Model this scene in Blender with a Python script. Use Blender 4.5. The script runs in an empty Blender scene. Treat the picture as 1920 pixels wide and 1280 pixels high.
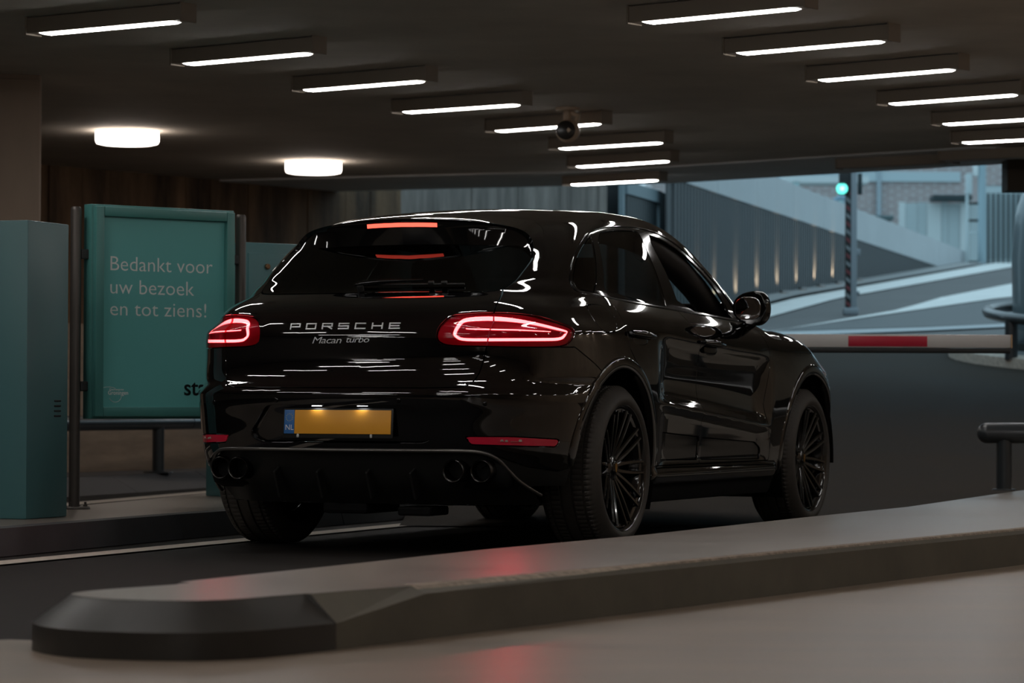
import bpy, bmesh, math, random
import numpy as np
from mathutils import Vector, Matrix
random.seed(7)
SC = bpy.context.scene
COL = SC.collection
R = math.radians

# ------------------------------------------------------------------ camera, sky, exposure
cam_d = bpy.data.cameras.new('camera')
cam = bpy.data.objects.new('camera', cam_d)
COL.objects.link(cam)
cam_d.sensor_width = 36.0
cam_d.lens = 5600 / 1920 * 36.0
cam_d.clip_end = 400
PITCH, ROLL = .0201, .0040
cam.matrix_world = (Matrix.Translation((0, 0, .67)) @ Matrix.Rotation(math.pi / 2 + PITCH, 4, 'X')
                    @ Matrix.Rotation(ROLL, 4, 'Z'))
cam_d.dof.use_dof = True
cam_d.dof.focus_distance = 13.2
cam_d.dof.aperture_fstop = 4.5
SC.camera = cam
world = bpy.data.worlds.new('overcast_sky')
SC.world = world
world.use_nodes = True
wn = world.node_tree.nodes
wn['Background'].inputs[0].default_value = (.44, .64, .76, 1)
wn['Background'].inputs[1].default_value = 1.18
SC.view_settings.view_transform = 'Standard'
SC.view_settings.look = 'None'
SC.view_settings.exposure = 0.0
SC.view_settings.gamma = 1.0
SC.view_settings.use_curve_mapping = False
SC.cycles.max_bounces = 10
SC.cycles.transparent_max_bounces = 16
SC.cycles.sample_clamp_indirect = 4.0
TUBE_STRENGTH = 26.0
DOME_STRENGTH = 7.0

# ------------------------------------------------------------------ materials
MATS = {}
def mat(name, col=(.5, .5, .5), rough=.5, metal=0., spec=.5, coat=0., emit=None, estr=0., noise=None, bump=None, trans=0.):
    """noise=(scale, amount, (sx,sy,sz)) mottles the colour, bump=(scale, strength, dist)"""
    if name in MATS: return MATS[name]
    m = bpy.data.materials.new(name); m.use_nodes = True
    nt = m.node_tree; b = nt.nodes['Principled BSDF']
    b.inputs['Base Color'].default_value = (*col, 1)
    b.inputs['Roughness'].default_value = rough
    b.inputs['Metallic'].default_value = metal
    b.inputs['Specular IOR Level'].default_value = spec
    b.inputs['Coat Weight'].default_value = coat
    b.inputs['Coat Roughness'].default_value = .02
    b.inputs['Transmission Weight'].default_value = trans
    if emit:
        b.inputs['Emission Color'].default_value = (*emit, 1)
        b.inputs['Emission Strength'].default_value = estr
    if noise or bump:
        tc = nt.nodes.new('ShaderNodeTexCoord')
    if noise:
        sc, amt, st = noise
        mp = nt.nodes.new('ShaderNodeMapping'); mp.inputs['Scale'].default_value = st
        nt.links.new(tc.outputs['Object'], mp.inputs[0])
        n = nt.nodes.new('ShaderNodeTexNoise'); n.inputs['Scale'].default_value = sc
        n.inputs['Detail'].default_value = 8; n.inputs['Roughness'].default_value = .62
        nt.links.new(mp.outputs[0], n.inputs['Vector'])
        rp = nt.nodes.new('ShaderNodeValToRGB')
        rp.color_ramp.elements[0].position = .28; rp.color_ramp.elements[1].position = .74
        lo = [max(0, c * (1 - amt)) for c in col]; hi = [min(1, c * (1 + amt)) for c in col]
        rp.color_ramp.elements[0].color = (*lo, 1); rp.color_ramp.elements[1].color = (*hi, 1)
        nt.links.new(n.outputs['Fac'], rp.inputs[0]); nt.links.new(rp.outputs[0], b.inputs['Base Color'])
        rr = nt.nodes.new('ShaderNodeMapRange')
        rr.inputs['To Min'].default_value = max(.02, rough * .8); rr.inputs['To Max'].default_value = min(1, rough * 1.2)
        nt.links.new(n.outputs['Fac'], rr.inputs['Value']); nt.links.new(rr.outputs[0], b.inputs['Roughness'])
    if bump:
        n2 = nt.nodes.new('ShaderNodeTexNoise'); n2.inputs['Scale'].default_value = bump[0]; n2.inputs['Detail'].default_value = 4
        nt.links.new(tc.outputs['Object'], n2.inputs['Vector'])
        bp = nt.nodes.new('ShaderNodeBump'); bp.inputs['Strength'].default_value = bump[1]; bp.inputs['Distance'].default_value = bump[2]
        nt.links.new(n2.outputs['Fac'], bp.inputs['Height']); nt.links.new(bp.outputs[0], b.inputs['Normal'])
    MATS[name] = m
    return m
def glass(name, tint, rough=.0, ior=1.5):
    """thin pane: tinted see-through with a Fresnel mirror on top"""
    if name in MATS: return MATS[name]
    m = bpy.data.materials.new(name); m.use_nodes = True
    nt = m.node_tree; nt.nodes.remove(nt.nodes['Principled BSDF'])
    t = nt.nodes.new('ShaderNodeBsdfTransparent'); t.inputs[0].default_value = (*tint, 1)
    g = nt.nodes.new('ShaderNodeBsdfGlossy'); g.inputs['Roughness'].default_value = rough
    f = nt.nodes.new('ShaderNodeFresnel')
    ge = nt.nodes.new('ShaderNodeNewGeometry'); mr = nt.nodes.new('ShaderNodeMapRange')      # the same sheet seen from inside
    mr.inputs['To Min'].default_value = ior; mr.inputs['To Max'].default_value = 1 / ior
    nt.links.new(ge.outputs['Backfacing'], mr.inputs['Value']); nt.links.new(mr.outputs[0], f.inputs[0])
    x = nt.nodes.new('ShaderNodeMixShader')
    nt.links.new(f.outputs[0], x.inputs[0]); nt.links.new(t.outputs[0], x.inputs[1]); nt.links.new(g.outputs[0], x.inputs[2])
    nt.links.new(x.outputs[0], nt.nodes['Material Output'].inputs[0])
    MATS[name] = m
    return m

PAINT = mat('black_car_paint', (.0020, .0020, .0024), .035, coat=1.0, spec=.5)
PIANO = mat('gloss_black_trim', (.003, .003, .003), .06, spec=.5)
PLASTIC = mat('black_plastic', (.009, .009, .008), .5, bump=(240, .15, .002))
DARKGAP = mat('underbody_black', (.003, .003, .003), .8, spec=.2)
RUBBER = mat('tyre_rubber', (.048, .041, .034), .62, noise=(30, .25, (1, 1, 1)))
WHEELM = mat('black_gloss_alloy', (.006, .006, .006), .14, coat=.6)
DISCM = mat('brake_steel', (.06, .055, .05), .4, metal=.9)
CHROME = mat('bright_chrome', (.85, .86, .88), .30, metal=.55)
STEELD = mat('dark_exhaust_steel', (.07, .068, .065), .30, metal=1.)
TRIMM = mat('dark_metal_trim', (.16, .15, .14), .35, metal=.8)
G_REAR = glass('privacy_glass', (.035, .037, .036))
G_SIDE = glass('tinted_side_glass', (.10, .11, .11))
G_FRONT = glass('windscreen_glass', (.70, .76, .76))
LENS = glass('red_lamp_lens', (.95, .20, .28), .0, 1.45)
LED = mat('led_strip', (.6, .1, .1), .4, emit=(1.0, .50, .38), estr=7.0)
LED2 = mat('brake_led', (.6, .05, .08), .4, emit=(1.0, .085, .05), estr=2.6)
LAMPIN = mat('lamp_housing_red', (.32, .008, .06), .3, spec=.6)
REFLR = mat('red_reflector', (.68, .014, .05), .22, coat=.7, bump=(300, .3, .001))
REFLC = mat('clear_lamp_insert', (.42, .30, .27), .25, coat=.8, bump=(260, .6, .002))
YELLOW = mat('plate_yellow', (.90, .40, .032), .45)
BLUEP = mat('plate_blue', (.030, .15, .42), .45)
STARY = mat('plate_star_yellow', (.55, .50, .12), .5)
WHITEP = mat('white_print', (.75, .75, .75), .5)
GOLD = mat('crest_gold', (.45, .24, .05), .35, metal=.8)
SEATM = mat('dark_leather', (.012, .010, .009), .55)
MIRRORM = mat('mirror_silver', (.8, .82, .84), .02, metal=1.)

# ------------------------------------------------------------------ object helpers
def link(o, parent=None):
    COL.objects.link(o)
    if parent is not None: o.parent = parent
    return o
def empty(name, loc=(0, 0, 0), rz=0., parent=None):
    o = bpy.data.objects.new(name, None); o.empty_display_size = .1
    o.location = loc; o.rotation_euler = (0, 0, rz)
    return link(o, parent)
def tag(o, label=None, cat=None, group=None, kind=None):
    if label: o['label'] = label
    if cat: o['category'] = cat
    if group: o['group'] = group
    if kind: o['kind'] = kind
    return o
def obj(name, data, m, parent=None, smooth=None):
    """data = bmesh or (verts, faces)"""
    me = bpy.data.meshes.new(name)
    if isinstance(data, bmesh.types.BMesh):
        data.normal_update(); data.to_mesh(me); data.free()
    else:
        me.from_pydata([tuple(v) for v in data[0]], [], [tuple(f) for f in data[1]])
    me.update()
    if m is not None: me.materials.append(m)
    if smooth is not None:
        me.polygons.foreach_set('use_smooth', [True] * len(me.polygons))
        if smooth < 180:
            me.set_sharp_from_angle(angle=R(smooth))
    return link(bpy.data.objects.new(name, me), parent)
def struct(name, data, m, parent=None, smooth=None):
    o = obj(name, data, m, parent, smooth)
    if parent is None: o['kind'] = 'structure'
    return o
def share(o, name, parent, mtx=None):
    c = o.copy(); c.name = name; COL.objects.link(c); c.parent = parent
    if mtx is not None: c.matrix_local = mtx
    return c
def nmesh(name, V, T, N, m, parent=None):
    """numpy mesh with exact vertex normals"""
    me = bpy.data.meshes.new(name)
    V = np.ascontiguousarray(V, np.float32); T = np.ascontiguousarray(T, np.int32)
    k = T.shape[1]
    me.vertices.add(len(V)); me.vertices.foreach_set('co', V.ravel())
    me.loops.add(T.size); me.loops.foreach_set('vertex_index', T.ravel())
    me.polygons.add(len(T)); me.polygons.foreach_set('loop_start', np.arange(0, T.size, k, dtype=np.int32))
    me.polygons.foreach_set('use_smooth', np.ones(len(T), bool))
    me.update(calc_edges=True)
    if N is not None: me.normals_split_custom_set_from_vertices(np.asarray(N, float).tolist())
    me.materials.append(m)
    return link(bpy.data.objects.new(name, me), parent)
def box_data(x0, x1, y0, y1, z0, z1):
    v = [(x, y, z) for z in (z0, z1) for y in (y0, y1) for x in (x0, x1)]
    f = [(0, 2, 3, 1), (4, 5, 7, 6), (0, 1, 5, 4), (2, 6, 7, 3), (0, 4, 6, 2), (1, 3, 7, 5)]
    return v, f
def bbox(bm, size, loc, rot=None, bev=0., seg=2):
    m = Matrix.Translation(loc)
    if rot is not None: m = m @ rot
    r = bmesh.ops.create_cube(bm, size=1, matrix=m @ Matrix.Diagonal((*size, 1)))
    if bev:
        es = list({e for v in r['verts'] for e in v.link_edges})
        bmesh.ops.bevel(bm, geom=es, offset=bev, segments=seg, affect='EDGES', profile=.5)
def bevbox(size, loc=(0, 0, 0), bev=.01, rot=None, seg=2):
    bm = bmesh.new(); bbox(bm, size, loc, rot, bev, seg); return bm
def lathe(prof, n=48, axis='Z', close=False):
    """prof: list of (r, h) revolved about the axis"""
    V = []; F = []
    for i in range(n):
        a = 2 * math.pi * i / n; c, s = math.cos(a), math.sin(a)
        for r, h in prof:
            V.append({'Z': (r * c, r * s, h), 'Y': (r * c, h, r * s), 'X': (h, r * c, r * s)}[axis])
    k = len(prof)
    for i in range(n):
        j = (i + 1) % n
        for q in range(k - 1 + (1 if close else 0)):
            q2 = (q + 1) % k
            f = (i * k + q, j * k + q, j * k + q2, i * k + q2)
            F.append(f if axis != 'Y' else f[::-1])
    return V, F
def tube(pts, r, n=12, cap=True, closed=False, rs=None):
    P = [Vector(p) for p in pts]; V = []; F = []; m = len(P); up = None
    for i, p in enumerate(P):
        if closed: t = P[(i + 1) % m] - P[i - 1]
        else: t = P[min(i + 1, m - 1)] - P[max(i - 1, 0)]
        t.normalize()
        if up is None: up = t.orthogonal().normalized()
        up = (up - t * up.dot(t)).normalized(); sd = t.cross(up)
        rr = rs[i] if rs else r
        for j in range(n):
            a = 2 * math.pi * j / n
            V.append(p + (up * math.cos(a) + sd * math.sin(a)) * rr)
    for i in range(m if closed else m - 1):
        for j in range(n):
            a, b = i * n + j, i * n + (j + 1) % n; i2 = (i + 1) % m
            F.append((a, b, i2 * n + (j + 1) % n, i2 * n + j))
    if cap and not closed:
        F.append(tuple(range(n))[::-1]); F.append(tuple((m - 1) * n + j for j in range(n)))
    return V, F
def join(*ds):
    V = []; F = []
    for v, f in ds:
        o = len(V); V += [tuple(q) for q in v]; F += [tuple(i + o for i in g) for g in f]
    return V, F
def prism(poly, z0, z1):
    """upright prism over a 2D polygon (counter-clockwise seen from above)"""
    n = len(poly)
    V = [(x, y, z0) for x, y in poly] + [(x, y, z1) for x, y in poly]
    F = [tuple(range(n))[::-1], tuple(range(n, 2 * n))] + [(i, (i + 1) % n, n + (i + 1) % n, n + i) for i in range(n)]
    return V, F
def text_data(body, size, font_shear=0., spacing=1., extrude=0., thin=0.):
    c = bpy.data.curves.new('lettering', 'FONT'); c.body = body; c.size = size; c.shear = font_shear
    c.space_character = spacing; c.extrude = extrude; c.offset = thin; c.resolution_u = 3
    o = bpy.data.objects.new('lettering', c); COL.objects.link(o)
    dg = bpy.context.evaluated_depsgraph_get()
    me = bpy.data.meshes.new_from_object(o.evaluated_get(dg))
    V = [tuple(v.co) for v in me.vertices]; F = [tuple(p.vertices) for p in me.polygons]
    bpy.data.objects.remove(o); bpy.data.curves.remove(c); bpy.data.meshes.remove(me)
    return V, F

# ------------------------------------------------------------------ the car body as one smooth surface F(x,y,z)=0
# car frame: x forward, y left, z up, origin on the ground under the rear axle, metres
def tab(pts,lo,hi,sig=.012,n=6000):
    pts=np.array(pts,float); o=np.argsort(pts[:,0]); X,Y=pts[o,0],pts[o,1]
    h=np.diff(X);d=np.diff(Y)/h
    m=np.zeros(len(X))
    m[1:-1]=np.where(d[1:]*d[:-1]>0,(h[1:]+h[:-1])*3/((2*h[1:]+h[:-1])/np.where(d[:-1]==0,1,d[:-1])+(h[1:]+2*h[:-1])/np.where(d[1:]==0,1,d[1:])),0)
    m[0],m[-1]=d[0],d[-1]
    t=np.linspace(lo,hi,n)
    i=np.clip(np.searchsorted(X,t)-1,0,len(h)-1)
    s=(t-X[i])/h[i];H=h[i]
    sc=np.clip(s,0,1)
    y=(Y[i]*(1+2*sc)*(1-sc)**2+m[i]*H*sc*(1-sc)**2+Y[i+1]*sc*sc*(3-2*sc)+m[i+1]*H*sc*sc*(sc-1))
    y=np.where(s<0,Y[0]+m[0]*(t-X[0]),np.where(s>1,Y[-1]+m[-1]*(t-X[-1]),y))
    step=(hi-lo)/(n-1);w=int(4*sig/step)
    if w>1:
        k=np.exp(-.5*(np.arange(-w,w+1)*step/sig)**2);k/=k.sum()
        yy=np.concatenate([y[0]+(y[1]-y[0])*np.arange(-w,0),y,y[-1]+(y[-1]-y[-2])*np.arange(1,w+1)])
        y=np.convolve(yy,k,'valid')
    g=np.gradient(y,step)
    return (lo,hi,n,y,g)
def ev(T,x,k=3):
    lo,hi,n,y,g=T
    s=np.clip((x-lo)/(hi-lo)*(n-1),0,n-1.001);i=s.astype(int);f=s-i
    a=y if k==3 else g
    return a[i]*(1-f)+a[i+1]*f
def smax(a,b,k):
    h=np.maximum(k-np.abs(a-b),0)/k
    return np.maximum(a,b)+h*h*k*.25
def sst(a,b,x):
    t=np.clip((x-a)/(b-a),0,1);return t*t*t*(t*(6*t-15)+10)
TR=tab([(1.7,.30),(1.5,-.12),(1.40,-.30),(1.30,-.45),(1.20,-.60),(1.155,-.68),(1.125,-.76),(1.09,-.84),(1.05,-.893),(1.0,-.922),(.94,-.937),(.87,-.935),(.81,-.943),(.765,-.962),(.735,-.992),(.70,-1.012),(.665,-1.010),(.6,-.998),(.5,-.985),(.45,-.975),(.40,-.955),(.30,-.90),(.2,-.80)],.1,1.8,.008)
TT=tab([(-1.4,1.40),(-.5,1.482),(-.36,1.494),(-.2,1.508),(.1,1.547),(.5,1.592),(.9,1.61),(1.25,1.612),(1.5,1.592),(1.75,1.527),(2.0,1.405),(2.28,1.19),(2.40,1.10),(2.55,1.06),(2.9,1.018),(3.2,.94),(3.4,.86),(3.55,.80),(3.75,.6)],-1.5,3.9,.03)
TW=tab([(.15,.84),(.22,.885),(.3,.915),(.4,.932),(.5,.94),(.65,.948),(.8,.95),(.9,.947),(.98,.938),(1.04,.915),(1.085,.88),(1.125,.845),(1.2,.815),(1.3,.768),(1.4,.712),(1.5,.655),(1.6,.58),(1.75,.45)],.1,1.8,.014)
TD=tab([(.2,0),(.34,0),(.40,-.020),(.50,-.018),(.53,-.012),(.556,.007),(.585,-.012),(.63,-.040),(.70,-.046),(.80,-.036),(.87,-.018),(.922,.005),(.955,.003),(1.03,0),(1.5,0)],.1,1.8,.006)
TP=tab([(-1.2,-.10),(-.8,-.055),(-.5,-.022),(0,0),(1,0),(2.3,0),(2.9,-.003),(3.2,-.008),(3.5,-.05),(3.8,-.2)],-1.5,3.9,.04)
TG=tab([(-1,-.16),(-.6,-.095),(-.2,-.04),(.2,-.012),(.8,0),(1.3,-.008),(2,-.04),(2.4,-.05),(4,-.05)],-1.5,3.9,.04)
def zshift(x): return (1.161-.037*np.clip(x,-.8,2.4))-1.12
def W(x,z):
    zz=z-zshift(x)*sst(.75,1.1,z)
    w=ev(TW,zz)
    D=sst(.40,.66,x)*(1-sst(1.92,2.2,x))
    ku=sst(.62,.9,zz); zd=zz-(.050-.075*(x-1.25))*(1-ku)*sst(.40,.54,zz)-(.034-.027*(x-1.25))*ku
    w=w+ev(TD,zd)*D+ev(TP,x)+ev(TG,x)*sst(1.05,1.2,zz)
    w=w+.014*np.exp(-(x/.55)**4)*np.exp(-((z-.80)/.2)**2)+.012*np.exp(-((x-2.807)/.55)**4)*np.exp(-((z-.72)/.25)**2)
    # rocker sill
    w=w+.022*np.exp(-((z-.315)/.035)**4)*sst(.38,.46,x)*(1-sst(2.2,2.3,x))
    zr=sst(.97,1.07,z)*(1-.6*sst(1.12,1.22,z))
    w=w-.07*(1-sst(-.6,.15,x))*zr
    return w
def cy(y): return .16*y**2+.17*y**4
def F(x,y,z):
    x=np.clip(x,-3,5);y=np.clip(y,-3,3);z=np.clip(z,-1,3)
    y=np.abs(y)
    w=W(x,z); e=.002
    wz=(W(x,z+e)-W(x,z-e))/(2*e)
    fs=(y-w)/np.sqrt(1+wz*wz)
    r=ev(TR,z);rz=ev(TR,z,1)
    fr=(r+cy(y)-x)/np.sqrt(1+rz*rz+.1*y*y)
    xe=x+.14*y*y*sst(1.2,2.0,x)
    kx=.085*(1-sst(1.9,2.5,x))-.03*sst(2.2,2.6,x)+.10*sst(2.55,3.15,x)
    t=ev(TT,xe)-kx*y*y; tx=ev(TT,xe,1)
    ft=(z-t)/np.sqrt(1+tx*tx)
    ff=(x-(3.685-.22*y**2-.2*y**4-.5*np.maximum(z-.62,0)**2-.3*np.maximum(.5-z,0)**2))
    fb=.2-z
    ks=.16+.16*(1-sst(.9,1.25,z))
    a=smax(fs,fr,ks)
    a=smax(a,ft,.08)
    a=smax(a,ff,.25)
    return np.maximum(a,fb)

def XTRAIL(y, z): return -.362 + .42 * y * y - .7 * np.maximum(1.455 - z, 0)
def FS(x, y, z):                                   # the roof spoiler's envelope: roof and flanks run on rearwards
    y = np.abs(y); z = np.minimum(z, 2)
    w = W(x, z); fs = (y - w + .0) / 1.15
    t = ev(TT, x) - .085 * y * y; tx = ev(TT, x, 1)
    g = smax(fs, (z - t) / np.sqrt(1 + tx * tx), .08)
    return smax(g, F(x, y, z) - .30 * sst(1.335, 1.49, z), .02) - .004
def grad(fn, P, e=.003):
    x, y, z = P.T
    return np.stack([fn(x + e, y, z) - fn(x - e, y, z), fn(x, y + e, z) - fn(x, y - e, z), fn(x, y, z + e) - fn(x, y, z - e)], 1) / (2 * e)
def project(fn, P, it=2):
    for _ in range(it):
        g = grad(fn, P); v = fn(*P.T)
        P = P - (np.clip(v, -.03, .03) / np.maximum((g * g).sum(1), .05))[:, None] * g
    return P
def unit(a): return a / (np.linalg.norm(a, axis=-1, keepdims=True) + 1e-12)
def nets(fn, lo, hi, h):
    """surface nets on the half y>=0, mirrored; returns verts and quads as triangles"""
    xs = np.arange(lo[0], hi[0], h); ys = -h / 2 + h * np.arange(int(hi[1] / h) + 2); zs = np.arange(lo[2], hi[2], h)
    B = 4
    nx, ny, nz = [-(-len(a) // B) * B for a in (xs, ys, zs)]
    xs = lo[0] + h * np.arange(nx); ys = -h / 2 + h * np.arange(ny); zs = lo[2] + h * np.arange(nz)
    c = np.stack(np.meshgrid(*[a.reshape(-1, B).mean(1) for a in (xs, ys, zs)], indexing='ij'), -1)
    cf = fn(c[..., 0], c[..., 1], c[..., 2])
    near = np.abs(cf) < h * B * 1.6
    val = np.repeat(np.repeat(np.repeat(cf, B, 0), B, 1), B, 2)
    nn = np.repeat(np.repeat(np.repeat(near, B, 0), B, 1), B, 2)
    I = np.argwhere(nn)
    val[nn] = fn(xs[I[:, 0]], ys[I[:, 1]], zs[I[:, 2]])
    s = val < 0
    def sh(a, i, j, k): return a[i:a.shape[0] - 1 + i, j:a.shape[1] - 1 + j, k:a.shape[2] - 1 + k]
    cnt = sum(sh(s, i, j, k).astype(np.int8) for i in (0, 1) for j in (0, 1) for k in (0, 1))
    act = (cnt > 0) & (cnt < 8)
    idx = -np.ones(act.shape, int); C = np.argwhere(act); idx[act] = np.arange(len(C))
    acc = np.zeros((len(C), 3)); num = np.zeros(len(C))
    cr = [(i, j, k) for i in (0, 1) for j in (0, 1) for k in (0, 1)]
    for a in cr:
        for ax in range(3):
            if a[ax]: continue
            b = list(a); b[ax] = 1
            va = val[tuple((C + a).T)]; vb = val[tuple((C + b).T)]
            m = (va < 0) != (vb < 0)
            t = np.where(m, va / np.where(m, va - vb, 1), 0)
            p = np.array(a, float)[None] + t[:, None] * (np.array(b) - np.array(a))[None]
            acc[m] += p[m]; num += m
    V = (C + acc / num[:, None]) * h + np.array([xs[0], ys[0], zs[0]])
    V[C[:, 1] == 0, 1] = 0
    Q = []
    for ax in range(3):
        o1, o2 = [(1, 2), (2, 0), (0, 1)][ax]
        sl0 = [slice(None)] * 3; sl1 = [slice(None)] * 3; sl0[ax] = slice(0, -1); sl1[ax] = slice(1, None)
        e = s[tuple(sl0)] != s[tuple(sl1)]
        E = np.argwhere(e)
        ok = np.all(E > 0, axis=1) | ((E[:, ax] >= 0) & (E[:, o1] > 0) & (E[:, o2] > 0))
        ok &= (E[:, 0] < act.shape[0]) & (E[:, 1] < act.shape[1]) & (E[:, 2] < act.shape[2])
        E = E[ok]
        d1 = np.zeros(3, int); d1[o1] = 1; d2 = np.zeros(3, int); d2[o2] = 1
        q = np.stack([idx[tuple((E - d1 - d2).T)], idx[tuple((E - d2).T)], idx[tuple(E.T)], idx[tuple((E - d1).T)]], 1)
        fl = ~s[tuple(E.T)]
        q[fl] = q[fl][:, ::-1]
        Q.append(q[(q >= 0).all(1)])
    Q = np.concatenate(Q)
    V = project(fn, V, 3); V[C[:, 1] == 0, 1] = 0
    T = np.concatenate([Q[:, [0, 1, 2]], Q[:, [0, 2, 3]]])
    n = len(V); mid = C[:, 1] == 0
    V2 = V * [1, -1, 1]; mp = np.arange(n) + n; mp[mid] = np.arange(n)[mid]
    V = np.concatenate([V, V2]); T = np.concatenate([T, mp[T[:, ::-1]]])
    return compact(V, T)
def compact(V, T):
    u, inv = np.unique(T, return_inverse=True)
    return V[u], inv.reshape(-1, 3)
def clip(V, T, d):
    """keep the part of the triangle mesh where d <= 0, cut exactly along d = 0"""
    if len(T) == 0: return V, T
    ins = d <= 0; c = ins[T].sum(1)
    keep = [T[c == 3]]; newV = []; base = len(V)
    edges = []; t1 = T[c == 1]; t2 = T[c == 2]
    def rot(t, m):
        k = np.argmax(m, 1); return np.stack([t[np.arange(len(t)), (k + i) % 3] for i in range(3)], 1)
    t1 = rot(t1, ins[t1]); t2 = rot(t2, ~ins[t2])
    E = np.concatenate([t1[:, [0, 1]], t1[:, [0, 2]], t2[:, [0, 1]], t2[:, [0, 2]]])
    if len(E):
        Es = np.sort(E, 1); key = Es[:, 0] * (base + 1) + Es[:, 1]
        u, ui, inv = np.unique(key, return_index=True, return_inverse=True)
        a, b = Es[ui].T
        t = np.clip(d[a] / (d[a] - d[b]), .001, .999)
        newV = V[a] + (V[b] - V[a]) * t[:, None]
        id_ = base + inv; n1, n2 = len(t1), len(t2)
        a1, a2, b1, b2 = np.split(id_, [n1, 2 * n1, 2 * n1 + n2])
        keep.append(np.stack([t1[:, 0], a1, a2], 1))
        keep.append(np.stack([b1, t2[:, 1], t2[:, 2]], 1)); keep.append(np.stack([b1, t2[:, 2], b2], 1))
        V = np.concatenate([V, newV])
    T = np.concatenate(keep)
    T = T[(T[:, 0] != T[:, 1]) & (T[:, 1] != T[:, 2]) & (T[:, 0] != T[:, 2])]
    return compact(V, T) if len(T) else (V[:0], T)
def chaikin(p, n=2, closed=True):
    p = np.array(p, float)
    for _ in range(n):
        q = np.roll(p, -1, 0)
        if closed: p = np.stack([.75 * p + .25 * q, .25 * p + .75 * q], 1).reshape(-1, p.shape[1])
        else:
            a, b = p[:-1], p[1:]
            p = np.concatenate([p[:1], np.stack([.75 * a + .25 * b, .25 * a + .75 * b], 1).reshape(-1, p.shape[1]), p[-1:]])
    return p
def sdpoly(px_, py_, poly):
    """signed distance to a closed polygon, negative inside"""
    A = np.asarray(poly, float); Bq = np.roll(A, -1, 0)
    best = np.full(px_.shape, 1e9); inside = np.zeros(px_.shape, bool)
    for (ax, ay), (bx, by) in zip(A, Bq):
        ex, ey = bx - ax, by - ay; wx, wy = px_ - ax, py_ - ay
        t = np.clip((wx * ex + wy * ey) / (ex * ex + ey * ey + 1e-15), 0, 1)
        best = np.minimum(best, (wx - t * ex) ** 2 + (wy - t * ey) ** 2)
        cnd = (ay <= py_) != (by <= py_)
        inside ^= cnd & (px_ < ax + ex * (py_ - ay) / (ey if ey else 1e-15))
    return np.where(inside, -1, 1) * np.sqrt(best)
def mapc(V, kind):
    x, y, z = V.T
    return {'s': (x, z), 'r': (y, z), 'ra': (np.abs(y), z), 'c': ((x + np.abs(y)) * .70711, z), 't': (x, y)}[kind]
def near_d(V, kind, poly, cond=None):
    """signed distance of body vertices to a panel outline drawn in one of the views"""
    a, b = mapc(V, kind); lo, hi = np.min(poly, 0) - .06, np.max(poly, 0) + .06
    m = (a > lo[0]) & (a < hi[0]) & (b > lo[1]) & (b < hi[1])
    d = np.full(len(V), .5); d[m] = sdpoly(a[m], b[m], poly)
    if cond is not None: d = np.maximum(d, cond(V))
    return d
def rim(V, T, N, depth):
    """close a panel's border with a wall going inwards"""
    E = np.concatenate([T[:, [0, 1]], T[:, [1, 2]], T[:, [2, 0]]])
    key = np.sort(E, 1); k = key[:, 0] * (len(V) + 1) + key[:, 1]
    u, inv, c = np.unique(k, return_inverse=True, return_counts=True)
    Bd = E[c[inv] == 1]
    if len(Bd) == 0: return V, T, N
    u, inv = np.unique(Bd, return_inverse=True); Bi = inv.reshape(-1, 2)
    o = np.zeros((len(u), 3)); ed = unit(V[Bd[:, 1]] - V[Bd[:, 0]])
    q = np.cross(ed, N[Bd[:, 0]])
    np.add.at(o, Bi[:, 0], q); np.add.at(o, Bi[:, 1], q); o = unit(o)
    n = len(V); m = len(u)
    top = V[u]; bot = V[u] - N[u] * depth
    V2 = np.concatenate([V, top, bot]); N2 = np.concatenate([N, unit(o + N[u] * .6), o])
    a, b = Bi.T + n
    T2 = np.concatenate([T, np.stack([b, a, a + m], 1), np.stack([b, a + m, b + m], 1)])
    return V2, T2, N2
def refine(V, T, n=1):
    for _ in range(n):
        E = np.sort(np.concatenate([T[:, [0, 1]], T[:, [1, 2]], T[:, [2, 0]]]), 1); u, inv = np.unique(E[:, 0] * (len(V) + 1) + E[:, 1], return_inverse=True)
        a, b = u // (len(V) + 1), u % (len(V) + 1); m = len(T); i0 = len(V); e0, e1, e2 = inv[:m] + i0, inv[m:2 * m] + i0, inv[2 * m:] + i0
        V = np.concatenate([V, (V[a] + V[b]) / 2])
        T = np.concatenate([np.stack(q, 1) for q in ((T[:, 0], e0, e2), (T[:, 1], e1, e0), (T[:, 2], e2, e1), (e0, e1, e2))])
    return V, T
GAP = .0028
class Panel:
    def __init__(s, kind, poly, cond=None, sm=2): s.kind, s.cond = kind, cond; s.poly = chaikin(poly, sm) if sm else np.array(poly, float)
    def d(s, V): return near_d(V, s.kind, s.poly, s.cond)
def cut(V, T, inside=(), outside=(), extra=()):
    for p in inside:
        if len(T): V, T = clip(V, T, p.d(V) + GAP)
    for p in outside:
        if len(T): V, T = clip(V, T, GAP - p.d(V))
    for f in extra:
        if len(T): V, T = clip(V, T, f(V))
    return V, T
def emit(name, V, T, m, parent, depth=.014, off=0., fn=None, label=None):
    fn = fn or F
    if len(T) == 0:
        print('EMPTY PANEL', name); return None
    V = project(fn, V, 1); N = unit(grad(fn, V))
    if off: V = V + N * off
    if depth: V, T, N = rim(V, T, N, depth)
    o = nmesh(name, V, T, N, m, parent)
    if label: o['label'] = label
    return o
def bis(f, a, b, n=40):
    """root of f between outside a and inside b (arrays)"""
    a = np.array(a, float) * np.ones_like(np.asarray(b, float)); b = np.array(b, float)
    for _ in range(n):
        m = (a + b) / 2; v = f(m) > 0
        a = np.where(v, m, a); b = np.where(v, b, m)
    return (a + b) / 2
def rear_x(y, z):
    y = np.asarray(y, float); z = np.asarray(z, float)
    return bis(lambda x: F(x, y, z), np.full(y.shape, -1.4), np.full(y.shape, .9))
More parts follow.
